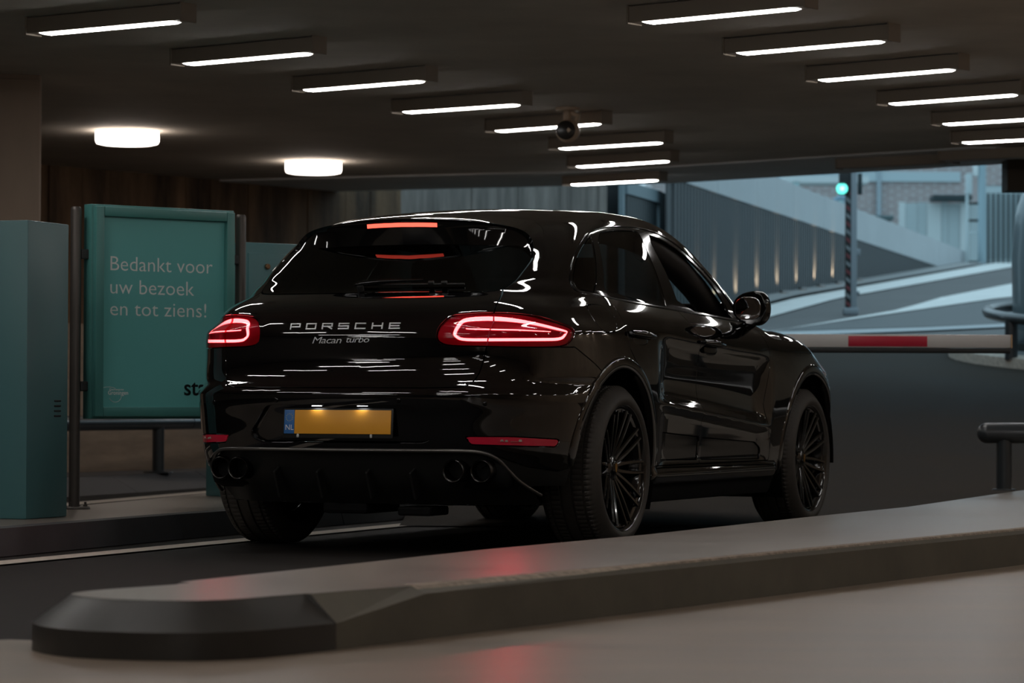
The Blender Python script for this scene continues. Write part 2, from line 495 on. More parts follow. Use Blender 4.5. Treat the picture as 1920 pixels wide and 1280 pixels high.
def side_y(x, z):
    x = np.asarray(x, float); z = np.asarray(z, float)
    return bis(lambda y: F(x, y, z), np.full(x.shape, 1.3), np.full(x.shape, .1))
def corner_pt(c, z):
    c = np.asarray(c, float); z = np.asarray(z, float)
    q = bis(lambda q: F((c - q) * .70711, (c + q) * .70711, z), np.full(c.shape, 1.9), np.full(c.shape, .2))
    return np.stack([(c - q) * .70711, (c + q) * .70711, z], -1)

# ------------------------------------------------------------------ the car
CX, CY, CTH = -.3671, 13.875, .4052
car = empty('car', (CX, CY, 0), math.pi / 2 - CTH)
tag(car, 'gloss black sport utility car with lit red tail lamps, standing on the dark lane', 'car')
BV, BT = nets(F, (-1.09, 0, .16), (3.78, 1.02, 1.68), .015)
SIDE = lambda s: (lambda V: .36 - s * V[:, 1])          # keeps one flank only
REAR = lambda lim: (lambda V: V[:, 0] - lim)
WR, WF = (-.033, .372), (2.807, .372)
RA = .456
def arch_d(V):
    x, y, z = V.T
    d = np.minimum(np.hypot(x - WR[0], z - WR[1]), np.hypot(x - WF[0], z - WF[1])) - RA
    return np.maximum(d, .60 - np.abs(y))
def rounded(poly, r, n=4):
    P = [np.array(p, float) for p in poly]; out = []
    for i, p in enumerate(P):
        a = P[i - 1] - p; b = P[(i + 1) % len(P)] - p; ra = min(r, np.linalg.norm(a) * .45); rb = min(r, np.linalg.norm(b) * .45)
        q0 = p + a / np.linalg.norm(a) * ra; q1 = p + b / np.linalg.norm(b) * rb
        for k in range(n + 1):
            t = k / n; out.append((1 - t) ** 2 * q0 + 2 * t * (1 - t) * p + t * t * q1)
    return out
# rear outlines
P_win = Panel('r', [(s * y, z) for s, pts in ((1, [(0, 1.148), (.3, 1.148), (.52, 1.149), (.588, 1.156), (.612, 1.18), (.624, 1.224), (.63, 1.27), (.631, 1.316), (.615, 1.345), (.57, 1.372), (.42, 1.388), (0, 1.394)]),
        (-1, [(.42, 1.388), (.57, 1.372), (.615, 1.345), (.631, 1.316), (.63, 1.27), (.624, 1.224), (.612, 1.18), (.588, 1.156), (.52, 1.149), (.3, 1.148)])) for y, z in pts], REAR(-.05), 1)
P_tail = Panel('r', [(s * y, z) for s, pts in ((1, [(0, .727), (.41, .727), (.545, .730), (.586, .739), (.603, .759), (.616, .79), (.626, .836), (.635, .88), (.646, .938), (.650, .987), (.645, 1.042), (.645, 1.065), (.633, 1.11), (.607, 1.151), (.58, 1.19), (0, 1.2)]),
        (-1, [(.58, 1.19), (.607, 1.151), (.633, 1.11), (.645, 1.065), (.645, 1.042), (.650, .987), (.646, .938), (.635, .88), (.626, .836), (.616, .79), (.603, .759), (.586, .739), (.545, .730), (.41, .727)])) for y, z in pts], REAR(-.3), 0)
LAMP = [(-.334, .941), (-.322, .987), (-.293, 1.02), (-.256, 1.041), (-.211, 1.051), (-.097, 1.054), (.006, 1.052), (.111, 1.043), (.213, 1.026), (.278, 1.005), (.295, .988), (.294, .961), (.270, .933), (.241, .916), (.179, .907), (.005, .905), (-.158, .907), (-.278, .909), (-.316, .919)]
P_lamp = Panel('c', LAMP, lambda V: np.maximum(V[:, 0] + .3, .3 - np.abs(V[:, 1])), 1)
TRIM = [(-.50, .456), (.0, .456)]
DIFF = [(-.1, .15), (-.1, .456), (.40, .457), (.586, .457), (.656, .447), (.697, .418), (.721, .371), (.742, .331), (.768, .296), (.79, .262), (.80, .15)]
P_diff = Panel('ra', DIFF, REAR(-.3), 0)
P_low = Panel('s', [(-.86, .15), (-.86, .446), (-.783, .411), (-.713, .387), (-.566, .366), (-.50, .380), (-.30, .385), (-.30, .15)], lambda V: .5 - np.abs(V[:, 1]), 0)
P_plate = Panel('r', rounded([(-.350, .650), (.350, .650), (.452, .522), (.40, .490), (-.40, .490), (-.452, .522)], .03), REAR(-.6), 0)
P_refl = Panel('c', [(-.242, .519), (-.043, .519), (.205, .507), (.188, .474), (-.04, .479), (-.219, .484)], lambda V: np.maximum(V[:, 0] + .2, .3 - np.abs(V[:, 1])), 0)
P_bump = Panel('s', [(-1.3, .1), (-1.3, .907), (-.62, .907), (-.496, .909), (-.432, .876), (-.274, .803), (-.15, .75), (-.15, .1)], None, 0)
# flank outlines
DLO = [(-.219, 1.177), (-.215, 1.20), (-.18, 1.246), (-.111, 1.306), (-.002, 1.374), (.142, 1.432), (.271, 1.464), (.544, 1.499), (.937, 1.518), (1.2, 1.512), (1.42, 1.480), (1.62, 1.420), (1.80, 1.328), (1.96, 1.215), (2.07, 1.105), (2.085, 1.083), (1.95, 1.085), (1.727, 1.089), (1.513, 1.096), (.946, 1.113), (.364, 1.128), (-.018, 1.149), (-.194, 1.163)]
P_dlo = Panel('s', DLO, lambda V: .45 - np.abs(V[:, 1]), 1)
P_quarter = Panel('s', [(-.188, 1.180), (-.185, 1.21), (-.15, 1.25), (-.088, 1.304), (.02, 1.366), (.146, 1.414), (.235, 1.437), (.146, 1.334), (-.020, 1.166), (-.16, 1.172)], P_dlo.cond, 1)
P_rdg = Panel('s', [(.315, 1.452), (.527, 1.479), (.895, 1.497), (.945, 1.490), (.895, 1.325), (.835, 1.135), (.80, 1.127), (.10, 1.152), (.068, 1.158), (.20, 1.309)], P_dlo.cond, 1)
P_fdg = Panel('s', [(1.05, 1.487), (1.2, 1.484), (1.40, 1.455), (1.60, 1.392), (1.76, 1.307), (1.88, 1.19), (1.90, 1.105), (1.86, 1.100), (1.03, 1.124), (1.045, 1.30)], P_dlo.cond, 1)
P_rdoor = Panel('s', [(-.018, 1.149), (.008, 1.105), (.02, 1.054), (.039, 1.003), (.053, .964), (.067, .907), (.12, .86), (.23, .80), (.36, .70), (.43, .60), (.452, .50), (.46, .372), (1.118, .372), (1.105, .60), (1.10, .70), (1.085, .86), (1.05, .96), (1.03, 1.0), (.995, 1.04), (.966, 1.075), (.946, 1.113), (1.0, 1.3), (1.03, 1.51), (.544, 1.499), (.271, 1.464), (.16, 1.334)], lambda V: .4 - np.abs(V[:, 1]), 0)
P_fdoor = Panel('s', [(.946, 1.113), (.966, 1.075), (.995, 1.04), (1.03, 1.0), (1.05, .96), (1.085, .86), (1.10, .70), (1.105, .60), (1.118, .372), (2.14, .372), (2.145, .44), (2.09, .56), (2.06, .66), (2.11, .85), (2.112, .931), (2.083, 1.027), (2.075, 1.085), (1.96, 1.215), (1.80, 1.328), (1.42, 1.480), (1.03, 1.51), (1.0, 1.3)], lambda V: .4 - np.abs(V[:, 1]), 0)
P_flap = Panel('s', [(-.251, 1.097), (-.244, 1.041), (-.261, .996), (-.221, .983), (-.154, .979), (-.091, .989), (-.058, 1.012), (-.048, 1.052), (-.061, 1.086), (-.105, 1.104), (-.166, 1.110)], lambda V: .5 + V[:, 1], 1)
P_blR = Panel('s', rounded([(.554, .529), (1.10, .503), (1.10, .392), (.66, .398), (.60, .43)], .02), lambda V: .5 - np.abs(V[:, 1]), 0)
P_blF = Panel('s', rounded([(1.135, .499), (1.95, .468), (2.03, .435), (2.03, .382), (1.135, .392)], .02), lambda V: .5 - np.abs(V[:, 1]), 0)
P_sill = Panel('s', [(.36, .16), (.40, .362), (.6, .362), (2.06, .352), (2.24, .345), (2.30, .16)], lambda V: .5 - np.abs(V[:, 1]), 0)
# front outlines
P_wind = Panel('t', [(1.40, -.55), (1.36, 0), (1.40, .55), (1.66, .615), (2.02, .70), (2.17, .71), (2.25, .45), (2.28, 0), (2.25, -.45), (2.17, -.71), (2.02, -.70), (1.66, -.615)], lambda V: 1.0 - V[:, 2], 1)
P_hood = Panel('t', [(2.30, -.45), (2.33, 0), (2.30, .45), (2.20, .74), (2.5, .78), (3.0, .76), (3.42, .60), (3.55, .3), (3.57, 0), (3.55, -.3), (3.42, -.60), (3.0, -.76), (2.5, -.78), (2.20, -.74)], lambda V: .74 - V[:, 2], 1)
P_head = Panel('s', [(3.10, .86), (3.30, .85), (3.46, .79), (3.54, .70), (3.44, .665), (3.25, .70), (3.12, .77)], lambda V: .45 - np.abs(V[:, 1]), 1)
P_grille = Panel('r', [(-.62, .30), (.62, .30), (.70, .45), (.60, .60), (-.60, .60), (-.70, .45)], lambda V: 3.3 - V[:, 0], 1)
P_fbump = Panel('s', [(3.16, .1), (3.16, .62), (3.2, .66), (3.5, .655), (3.9, .66), (3.9, .1)], None, 0)

xs_d = lambda V: np.maximum(V[:, 0] - np.minimum(.008 + 1.62 * (V[:, 2] - 1.505), .05), 1.318 - V[:, 2])     # behind the spoiler seam
BV, BT = clip(BV, BT, -arch_d(BV))
BV, BT = clip(BV, BT, -np.maximum.reduce([BV[:, 0] + .2, BV[:, 2] - .30, .775 - np.abs(BV[:, 1])]))     # open behind the rear wheels
emit('rear_window', *cut(BV, BT, [P_win]), G_REAR, car, .006, label='dark tinted rear window glass')
emit('tailgate', *cut(BV, BT, [P_tail], [P_win, P_lamp]), PAINT, car, .02)
emit('diffuser', *cut(BV, BT, [P_diff], [], [lambda V: V[:, 2] - .452]), PLASTIC, car, .0, -.022, label='matt black plastic rear diffuser')
bv = cut(BV, BT, [P_bump], [P_tail, P_lamp, P_diff, P_low, P_plate, P_refl])
emit('rear_bumper', *bv, PAINT, car, .03)
for s in (1, -1): emit('lower_bumper_corner', *cut(BV, BT, [P_low], [P_diff], [SIDE(s)]), PLASTIC, car, .01, -.006)
emit('plate_recess', *cut(BV, BT, [Panel('r', P_plate.poly * [1.02, 1], P_plate.cond, 0)], []), PAINT, car, 0, -.026)
for s in (1, -1):
    sd = SIDE(s)
    lv = cut(BV, BT, [P_lamp], [], [sd]); lv = refine(*lv, 2)
    tl = emit('tail_lamp', *cut(*lv, [P_tail]), LENS, car, .012, -.001, label='glowing red tail lamp')
    emit('lamp_lens', *cut(*lv, [], [P_tail]), LENS, tl, .012, -.001)
    emit('lamp_housing', *lv, LAMPIN, tl, 0, -.012)
    # LED ring and centre bar: luminous ribbons lying on the housing, split where the tailgate opens
    RING = np.array([(-.266, .943), (-.276, .962), (-.262, .994), (-.238, 1.024), (-.206, 1.037), (-.097, 1.041), (.029, 1.036), (.118, 1.024), (.201, 1.006), (.272, .987), (.257, .960), (.227, .934), (.126, .930), (-.128, .926), (-.240, .926)])
    cc_ = np.array([-.02, .98]); tan = np.roll(RING, -1, 0) - np.roll(RING, 1, 0); tan /= np.linalg.norm(tan, axis=1)[:, None]
    nin = np.stack([tan[:, 1], -tan[:, 0]], 1); nin *= np.sign(((cc_ - RING) * nin).sum(1))[:, None]
    P_ro = Panel('c', RING, P_lamp.cond, 2); P_ri = Panel('c', RING + nin * .0185, P_lamp.cond, 2)
    ld_ = bpy.data.lights.new('lamp_glow', 'SPOT'); ld_.energy = 3.2; ld_.color = (1.0, .05, .10); ld_.spot_size = R(165); ld_.spot_blend = .6; ld_.shadow_soft_size = .05
    lo_ = link(bpy.data.objects.new('lamp_glow', ld_), tl); q_ = corner_pt(np.array([-.05]), np.array([.96])); g_ = unit(grad(F, q_))[0]
    lo_.location = (q_[0] - g_ * .005) * [1, s, 1]; lo_.rotation_euler = Vector(g_ * [1, s, 1]).to_track_quat('-Z', 'Y').to_euler()
    P_lb = Panel('c', [(-.222, .993), (-.113, .994), (.008, .993), (.172, .983), (.172, .973), (.008, .980), (-.113, .981), (-.222, .981)], P_lamp.cond, 0)
    for ins, out in (([P_tail], []), ([], [P_tail])):
        emit('light_strip', *cut(*lv, [P_ro] + ins, [P_ri] + out), LED, tl, 0, -.0105)
        emit('light_strip', *cut(*lv, [P_lb] + ins, out), LED, tl, 0, -.0105)
    emit('rear_reflector', *cut(BV, BT, [P_refl], [], [sd]), REFLR, car, .012, -.002, label='red reflector strip low in the bumper')
    emit('clear_insert', *cut(BV, BT, [Panel('c', [(-.105, .511), (.05, .509), (.066, .502), (.05, .495), (-.105, .494), (-.118, .502)], P_refl.cond, 1)], [], [sd]), REFLC, car, .004, .002)
    frame = cut(BV, BT, [P_dlo], [P_quarter, P_rdg, P_fdg], [sd])
    emit('window_surround', *frame, PIANO, car, .012, label='gloss black window surround')
    emit('quarter_window', *cut(BV, BT, [P_quarter], [], [sd]), G_SIDE, car, .006, -.002)
    emit('rear_door_window', *cut(BV, BT, [P_rdg], [], [sd]), G_SIDE, car, .006, -.002)
    if s > 0: emit('front_door_window', *cut(BV, BT, [P_fdg], [], [sd]), G_FRONT, car, .006, -.002)
    rd = emit('rear_door', *cut(BV, BT, [P_rdoor], [P_dlo, P_blR], [sd]), PAINT, car)
    fd = emit('front_door', *cut(BV, BT, [P_fdoor], [P_dlo, P_blF], [sd]), PAINT, car)
    emit('side_blade', *cut(BV, BT, [P_blR], [], [sd]), PIANO, rd, .006, -.007)
    emit('side_blade', *cut(BV, BT, [P_blF], [], [sd]), PIANO, fd, .006, -.007)
    emit('sill', *cut(BV, BT, [P_sill], [], [sd, lambda V: .288 - V[:, 2]]), PAINT, car, .0)
    emit('underbody_panel', *cut(BV, BT, [P_sill], [], [sd, lambda V: V[:, 2] - .288]), DARKGAP, car, .0)
    e_ = P_dlo.poly; yy_ = side_y(e_[:, 0], e_[:, 1])
    obj('window_trim', tube(np.stack([e_[:, 0], s * (yy_ + .001), e_[:, 1]], 1), .0042, 6, closed=True), PIANO, car, 180)
    emit('headlamp', *cut(BV, BT, [P_head], [], [sd]), PIANO, car, .01)
emit('fuel_flap', *cut(BV, BT, [P_flap]), PAINT, car, .008)
emit('windscreen', *cut(BV, BT, [P_wind], [P_dlo]), G_FRONT, car, .006)
emit('bonnet', *cut(BV, BT, [P_hood], [P_head]), PAINT, car)
emit('front_bumper', *cut(BV, BT, [P_fbump], [P_head, P_grille, P_hood]), PAINT, car)
emit('front_grille', *cut(BV, BT, [P_grille]), PLASTIC, car, 0, -.02)
emit('body_shell', *cut(BV, BT, [], [P_win, P_tail, P_lamp, P_bump, P_diff, P_low, P_dlo, P_rdoor, P_fdoor, P_flap, P_sill, P_wind, P_hood, P_head, P_fbump, P_grille], [lambda V: -np.maximum(xs_d(V) + .004, V[:, 0] - .5)]), PAINT, car)
# roof spoiler with its side winglets: lofted from the seam on the roof to its free rear edge
SEAM = np.array([(.050, 0), (.050, .12), (.046, .25), (.034, .37), (.008, .476), (-.016, .523), (-.062, .579), (-.137, .6262), (-.19, .633), (-.253, .635), (-.304, .632)])
SEAMZ = [0, 0, 0, 0, 1.505, 1.491, 1.462, 1.411, 1.380, 1.343, 1.313]
EDGE_ = np.array([(-.362, 0, 1.496), (-.355, .13, 1.494), (-.338, .26, 1.488), (-.308, .38, 1.478), (-.268, .475, 1.464), (-.240, .53, 1.450), (-.222, .568, 1.430), (-.222, .592, 1.400), (-.240, .606, 1.372), (-.272, .619, 1.341), (-.306, .629, 1.312)])
sa = np.array([(x, y, float(bis(lambda z: F(np.array([x]), np.array([y]), z), np.array([1.75]), np.array([1.2]))[0]) if k < 4 else z) for k, ((x, y), z) in enumerate(zip(SEAM, SEAMZ))])
sa = project(F, sa, 3); sa = chaikin(sa, 3, False); eb = chaikin(EDGE_, 3, False); ns = len(sa)
N0 = unit(grad(F, sa)); dv = eb - sa; tg = dv - N0 * (dv * N0).sum(1)[:, None]
nt_ = 9; Vs = []
for t in np.linspace(0, 1, nt_):
    c_ = sa + tg * .5
    c_ = c_ * .65 + (sa + dv * .5) * .35
    Vs.append(sa * (1 - t) ** 2 + 2 * t * (1 - t) * c_ + eb * t * t + N0 * .0005)
Vs = np.stack(Vs, 1)
yv = eb[:, 1]; z2 = 1.313 + (eb[:, 2] - 1.313) * .36; y2 = np.minimum(eb[:, 1] * .985, .62); x2 = rear_x(y2, z2) + .004
lip = eb + np.stack([np.full(ns, .006), -eb[:, 1] * .012, -np.clip((eb[:, 2] - 1.33) * .2, 0, .014)], 1)
gl = np.stack([x2, y2, z2], 1)
Us = np.stack([eb * (1 - t) + lip * t for t in (0, .5, 1)] + [lip * (1 - t) + gl * t - np.array([0, 0, 1]) * (.02 * t * (1 - t)) for t in (.2, .45, .7, 1)], 1)
def both(G, flip):
    n, k = G.shape[:2]; V = np.concatenate([G.reshape(-1, 3), G.reshape(-1, 3) * [1, -1, 1]]).tolist(); Fq = []
    for i in range(n - 1):
        for q in range(k - 1):
            f = (i * k + q, (i + 1) * k + q, (i + 1) * k + q + 1, i * k + q + 1)
            f = f[::-1] if flip else f
            Fq.append(f); Fq.append(tuple(v + n * k for v in f[::-1]))
    bm = bmesh.new(); vs = [bm.verts.new(p) for p in V]
    for f in Fq:
        try: bm.faces.new([vs[a] for a in f])
        except ValueError: pass
    bmesh.ops.remove_doubles(bm, verts=bm.verts[:], dist=.0004)
    return bm
sp = obj('roof_spoiler', both(Vs, True), PAINT, car, 50)
obj('spoiler_underside', both(Us, True), PIANO, sp, 50)
yy = np.linspace(-.175, .175, 25)
bx = []
for y in yy:
    k_ = np.interp(abs(y), eb[:, 1], np.arange(ns)); k_ = int(k_); bx.append((lip[k_, 0] - .003, y, lip[k_, 2] - .003))
bm = bmesh.new()
for i in range(24):
    a, b = Vector(bx[i]), Vector(bx[i + 1])
    q = [bm.verts.new(p) for p in (a, b, b - Vector((-.004, 0, .018)), a - Vector((-.004, 0, .018)))]
    bm.faces.new(q)
r_ = bmesh.ops.extrude_face_region(bm, geom=bm.faces[:])
bmesh.ops.translate(bm, verts=[v for v in r_['geom'] if isinstance(v, bmesh.types.BMVert)], vec=(.02, 0, 0))
bmesh.ops.recalc_face_normals(bm, faces=bm.faces[:])
obj('third_brake_lamp', bm, LED2, car)['label'] = 'lit red brake strip under the spoiler edge'

# arch lips
def arch_lip(c, a0, a1, s):
    A = np.linspace(R(a0), R(a1), 90); prof = [(.446, -.03), (.447, .000), (.450, .005), (.470, .0065), (.492, .006), (.502, .003), (.507, -.006)]
    V = []
    for r, o in prof:
        fade = np.clip(np.minimum(np.abs(A - R(a0)), np.abs(A - R(a1))) / .15, 0, 1) ** .5
        rr = .452 + (r - .452) * np.where(r > .452, .45 + .55 * fade, 1)
        x, z = c[0] + rr * np.cos(A), c[1] + rr * np.sin(A)
        y = side_y(x, np.maximum(z, .23)); V.append(np.stack([x, y + o, z], 1))
    V = np.stack(V, 1); n, k = V.shape[:2]; V = V.reshape(-1, 3) * [1, s, 1]
    Fs = []
    for i in range(n - 1):
        for j in range(k - 1):
            q = (i * k + j, i * k + j + 1, (i + 1) * k + j + 1, (i + 1) * k + j)
            Fs.append(q if s < 0 else q[::-1])
    return V.tolist(), Fs
for s in (1, -1):
    for c, a0, a1 in ((WR, -8, 178), (WF, 2, 190)):
        obj('wheel_arch_lip', arch_lip(c, a0, a1, s), PAINT, car, 60)
        A = [R(a) for a in (np.linspace(-25, 158, 40) if c is WR else np.linspace(-4, 205, 40))]
        V = [(c[0] + .47 * math.cos(a), s * y, c[1] + .47 * math.sin(a)) for a in A for y in (.55, .93)]
        Fq = [(2 * i, 2 * i + 1, 2 * i + 3, 2 * i + 2) for i in range(39)]
        V += [(c[0], s * .55, c[1])]; Fq += [(2 * i, 2 * i + 2, 80) for i in range(39)]
        obj('wheel_arch_liner', (V, Fq), DARKGAP, car, 60)

# bright bead along the top of the diffuser
zt = chaikin(([(0, .456)] + DIFF[2:10]), 2, False)
ys = np.concatenate([-zt[::-1][:-1, 0], zt[:, 0]]); zs = np.concatenate([zt[::-1][:-1, 1], zt[:, 1]])
xs = rear_x(np.abs(ys), zs)
obj('diffuser_bead', tube(np.stack([xs - .001, ys, zs], 1), .0085, 8), TRIMM, car, 180)['label'] = 'thin grey metal bead edging the diffuser'
bm = bmesh.new()
for y in (-.33, -.12, .12, .33):
    bbox(bm, (.14, .012, .13), (-.86, y, .33), Matrix.Rotation(R(-25), 4, 'Y'), .004)
obj('diffuser_fin', bm, PLASTIC, car)['kind'] = 'stuff'
for s in (1, -1):
    for y, x in ((.523, -.928), (.634, -.884)):
        o = obj('exhaust_tip', lathe([(.034, .20), (.040, .19), (.0405, .012), (.043, .002), (.047, 0), (.0505, .004), (.051, .02), (.048, .22)], 40, 'X'), STEELD, car, 50)
        o.location = (x, s * y, .371)
        pl = obj('pipe_bore', lathe([(0, 0), (.0405, 0)], 24, 'X'), DARKGAP, o); pl.location = (.15, 0, 0)
    V, Fq = prism([(-.20, -.125), (.0, -.15), (.20, -.125), (.20, .125), (0, .15), (-.20, .125)], -.085, .085)
    o = obj('silencer', bevbox((.42, .33, .15), (0, 0, 0), .05), DARKGAP, car, 50); o.location = (-.62, s * .56, .36)

# number plate
pm = empty('number_plate', (-.985, 0, .578), 0, car); pm.rotation_euler = (0, R(4), 0)
def yz(name, y0, y1, z0, z1, d0, d1, m, par, bev=0.):
    bm = bevbox((d1 - d0, y1 - y0, z1 - z0), ((d0 + d1) / 2, (y0 + y1) / 2, (z0 + z1) / 2), bev); return obj(name, bm, m, par, 40 if bev else None)
yz('plate_frame', -.267, .267, -.071, .060, -.001, .012, PLASTIC, pm, .004)
yz('yellow_field', -.258, .2075, -.052, .052, -.006, -.0005, YELLOW, pm, .0015)['label'] = 'blank amber yellow plate field'
yz('blue_band', .2085, .258, -.052, .052, -.006, -.0005, BLUEP, pm, .0015)['label'] = 'blue country band'
V, Fq = text_data('NL', .034)
obj('country_letters', ([(-.0066, .2525 - u * .98, -.036 + v) for u, v, _ in V], [f[::-1] for f in Fq]), WHITEP, pm)
V = []; Fq = []
for k in range(12):
    a = 2 * math.pi * k / 12; cy_, cz_ = .233 + .0155 * math.sin(a), .019 + .0155 * math.cos(a); b0 = len(V)
    for j in range(10):
        rr = .0026 if j % 2 == 0 else .0011; t = math.pi * j / 5
        V.append((-.0066, cy_ + rr * math.sin(t), cz_ + rr * math.cos(t)))
    Fq.append(tuple(range(b0, b0 + 10)))
obj('star_ring', (V, Fq), STARY, pm)
for y in (.19, -.165):
    obj('plate_clip', bevbox((.006, .012, .017), (-.004, y, -.060), .004), mat('pale_clip', (.55, .55, .52), .4), pm)
for y in (.10, -.12):
    pl_ = obj('plate_lamp', bevbox((.03, .05, .008), (-.985, y, .653), .003), PLASTIC, car)
    obj('lamp_lens', box_data(-.998, -.975, y - .02, y + .02, .6472, .6488), mat('plate_lamp_lens', (.9, .9, .9), .4, emit=(.95, .97, 1.0), estr=16.0), pl_)
# parking sensors
for y in (.296, -.296, .66, -.66):
    z = .672 if abs(y) < .5 else .66
    x = float(rear_x(np.array(abs(y)), np.array(z))); n = unit(grad(F, np.array([[x, y, z]])))[0]
    o = obj('parking_sensor', lathe([(0, .004), (.0085, .004), (.010, .003), (.0102, -.004)], 20), PIANO, car, 40)
    o.rotation_mode = 'QUATERNION'; o.rotation_quaternion = Vector(n).to_track_quat('Z', 'Y'); o.location = (x, y, z)

# raised lettering across the tailgate
def wrap(V, d): 
    V = np.array(V, float); x = rear_x(V[:, 0], V[:, 1]); return np.stack([x - d - V[:, 2], V[:, 0], V[:, 1]], 1)
GL = {'P': [[(0, 0), (0, 1), (1, 1), (1, .42), (0, .42)]], 'O': [[(0, 0), (0, 1), (1, 1), (1, 0), (0, 0)]],
      'R': [[(0, 0), (0, 1), (1, 1), (1, .45), (0, .45)], [(.55, .45), (1, 0)]], 'S': [[(1, 1), (0, 1), (0, .5), (1, .5), (1, 0), (0, 0)]],
      'C': [[(1, 1), (0, 1), (0, 0), (1, 0)]], 'H': [[(0, 0), (0, 1)], [(1, 0), (1, 1)], [(0, .5), (1, .5)]],
      'E': [[(1, 1), (0, 1), (0, 0), (1, 0)], [(0, .5), (.9, .5)]]}
def stroke_letter(strokes, u0, w, h, z0, t):
    V = []; Fq = []
    for st in strokes:
        for (a, b) in zip(st[:-1], st[1:]):
            a = Vector((u0 - a[0] * w, z0 + a[1] * h)); b = Vector((u0 - b[0] * w, z0 + b[1] * h)); d = (b - a).normalized(); n = Vector((-d.y, d.x)) * t / 2
            a = a - d * t / 2; b = b + d * t / 2; i = len(V)
            for e in (-.001, .0035):
                V += [(*(a + n), e), (*(b + n), e), (*(b - n), e), (*(a - n), e)]
            Fq += [(i + 4, i + 5, i + 6, i + 7), (i, i + 1, i + 5, i + 4), (i + 1, i + 2, i + 6, i + 5), (i + 2, i + 3, i + 7, i + 6), (i + 3, i, i + 4, i + 7)]
    return V, Fq
for k, ch in enumerate('PORSCHE'):
    V, Fq = stroke_letter(GL[ch], .268 - k * .0805, .046, .0225, .9855, .0055)
    obj('badge_letter', (wrap(V, 0).tolist(), Fq), CHROME, car)
V, Fq = text_data('Macan', .048, .28, .92)
w0 = max(v[0] for v in V)
V2, F2 = text_data('turbo', .044, .28, .92)
D = join(([(.155 - v[0] / w0 * .150, .921 + v[1] * .86, .002) for v in V], Fq), ([(-.012 - v[0] * 1.22, .9245 + v[1] * .86, .002) for v in V2], F2))
obj('script_badge', (wrap(D[0], .002).tolist(), D[1]), CHROME, car)
# wiper
def on_glass(y, z, off):
    x = float(rear_x(np.array(abs(y)), np.array(z))); p = np.array([[x, y, z]]); return p[0] + unit(grad(F, p))[0] * off
wp = empty('rear_wiper', (0, 0, 0), 0, car)
a = on_glass(.045, 1.153, .018)
obj('wiper_pivot', tube([on_glass(.045, 1.160, -.004), on_glass(.045, 1.160, .024)], .015, 20), PLASTIC, wp, 40)
pts = [on_glass(.075, 1.164, .026), on_glass(.045, 1.168, .028), on_glass(-.05, 1.176, .028), on_glass(-.24, 1.184, .026)]
obj('wiper_arm', tube(pts, .014, 10, rs=[.006, .0125, .011, .0045]), PIANO, wp, 60)
obj('wiper_blade', tube([on_glass(y, 1.178 + .0 * y, .010) for y in np.linspace(.06, -.43, 12)], .0048, 8), PLASTIC, wp, 60)
for y in (-.28, -.34): obj('blade_clip', tube([on_glass(y - .012, 1.178, .018), on_glass(y + .012, 1.178, .018)], .008, 8), PLASTIC, wp, 60)

# wheels
def tyre_data(w, ro, n=384):
    h = w / 2
    prof = [(.272, -h + .030), (.288, -h + .010), (.300, -h + .002), (.314, -h + .002), (.330, -h + .009), (.346, -h + .021), (ro - .012, -h + .033), (ro - .004, -h + .042)]
    t0, t1 = -h + .046, h - .046
    gs = [t0 + (t1 - t0) * f for f in (.10, .36, .64, .90)]
    tr = [(ro, t0)]
    for g in gs: tr += [(ro, g - .0062), (ro - .008, g - .0045), (ro - .008, g + .0045), (ro, g + .0062)]
    tr += [(ro, t1)]
    prof = prof + tr + [(r, -y) for r, y in prof[::-1]]
    k = len(prof); V = []; Fq = []
    for i in range(n):
        a = 2 * math.pi * i / n; sip = (i % 4 == 0)
        for j, (r, y) in enumerate(prof):
            if sip and r > ro - .011 and (abs(y) > h - .085) and r > ro - .0075: r -= .006
            V.append((r * math.cos(a), y, r * math.sin(a)))
    for i in range(n):
        i2 = (i + 1) % n
        for j in range(k - 1): Fq.append((i * k + j, i * k + j + 1, i2 * k + j + 1, i2 * k + j))
    return V, Fq
def spoke_data():
    """a twin spoke: two slim curved bars from the hub to the rim, outboard along -y"""
    out = []
    for sg in (1, -1):
        pts = []; 
        rows = []
        for t in np.linspace(0, 1, 9):
            r = .045 + .217 * t; off = sg * (.0085 + .0165 * t ** .7 + .004 * math.sin(t * 3.1)); y = .056 - .052 * t ** 1.3 - .006 * math.sin(t * 3.14)
            wd = .0125 - .0045 * t; dp = .030 - .008 * t
            rows.append([(off - wd * .55, y, r), (off - wd, y + .006, r), (off - wd * .8, y + dp, r), (off + wd * .8, y + dp, r), (off + wd, y + .006, r), (off + wd * .55, y, r)])
        V = [p for rw in rows for p in rw]; Fq = []
        for i in range(8):
            for j in range(6):
                Fq.append((i * 6 + j, i * 6 + (j + 1) % 6, (i + 1) * 6 + (j + 1) % 6, (i + 1) * 6 + j))
        Fq += [tuple(range(6))[::-1], tuple(48 + j for j in range(6))]
        out.append((V, Fq))
    return join(*out)
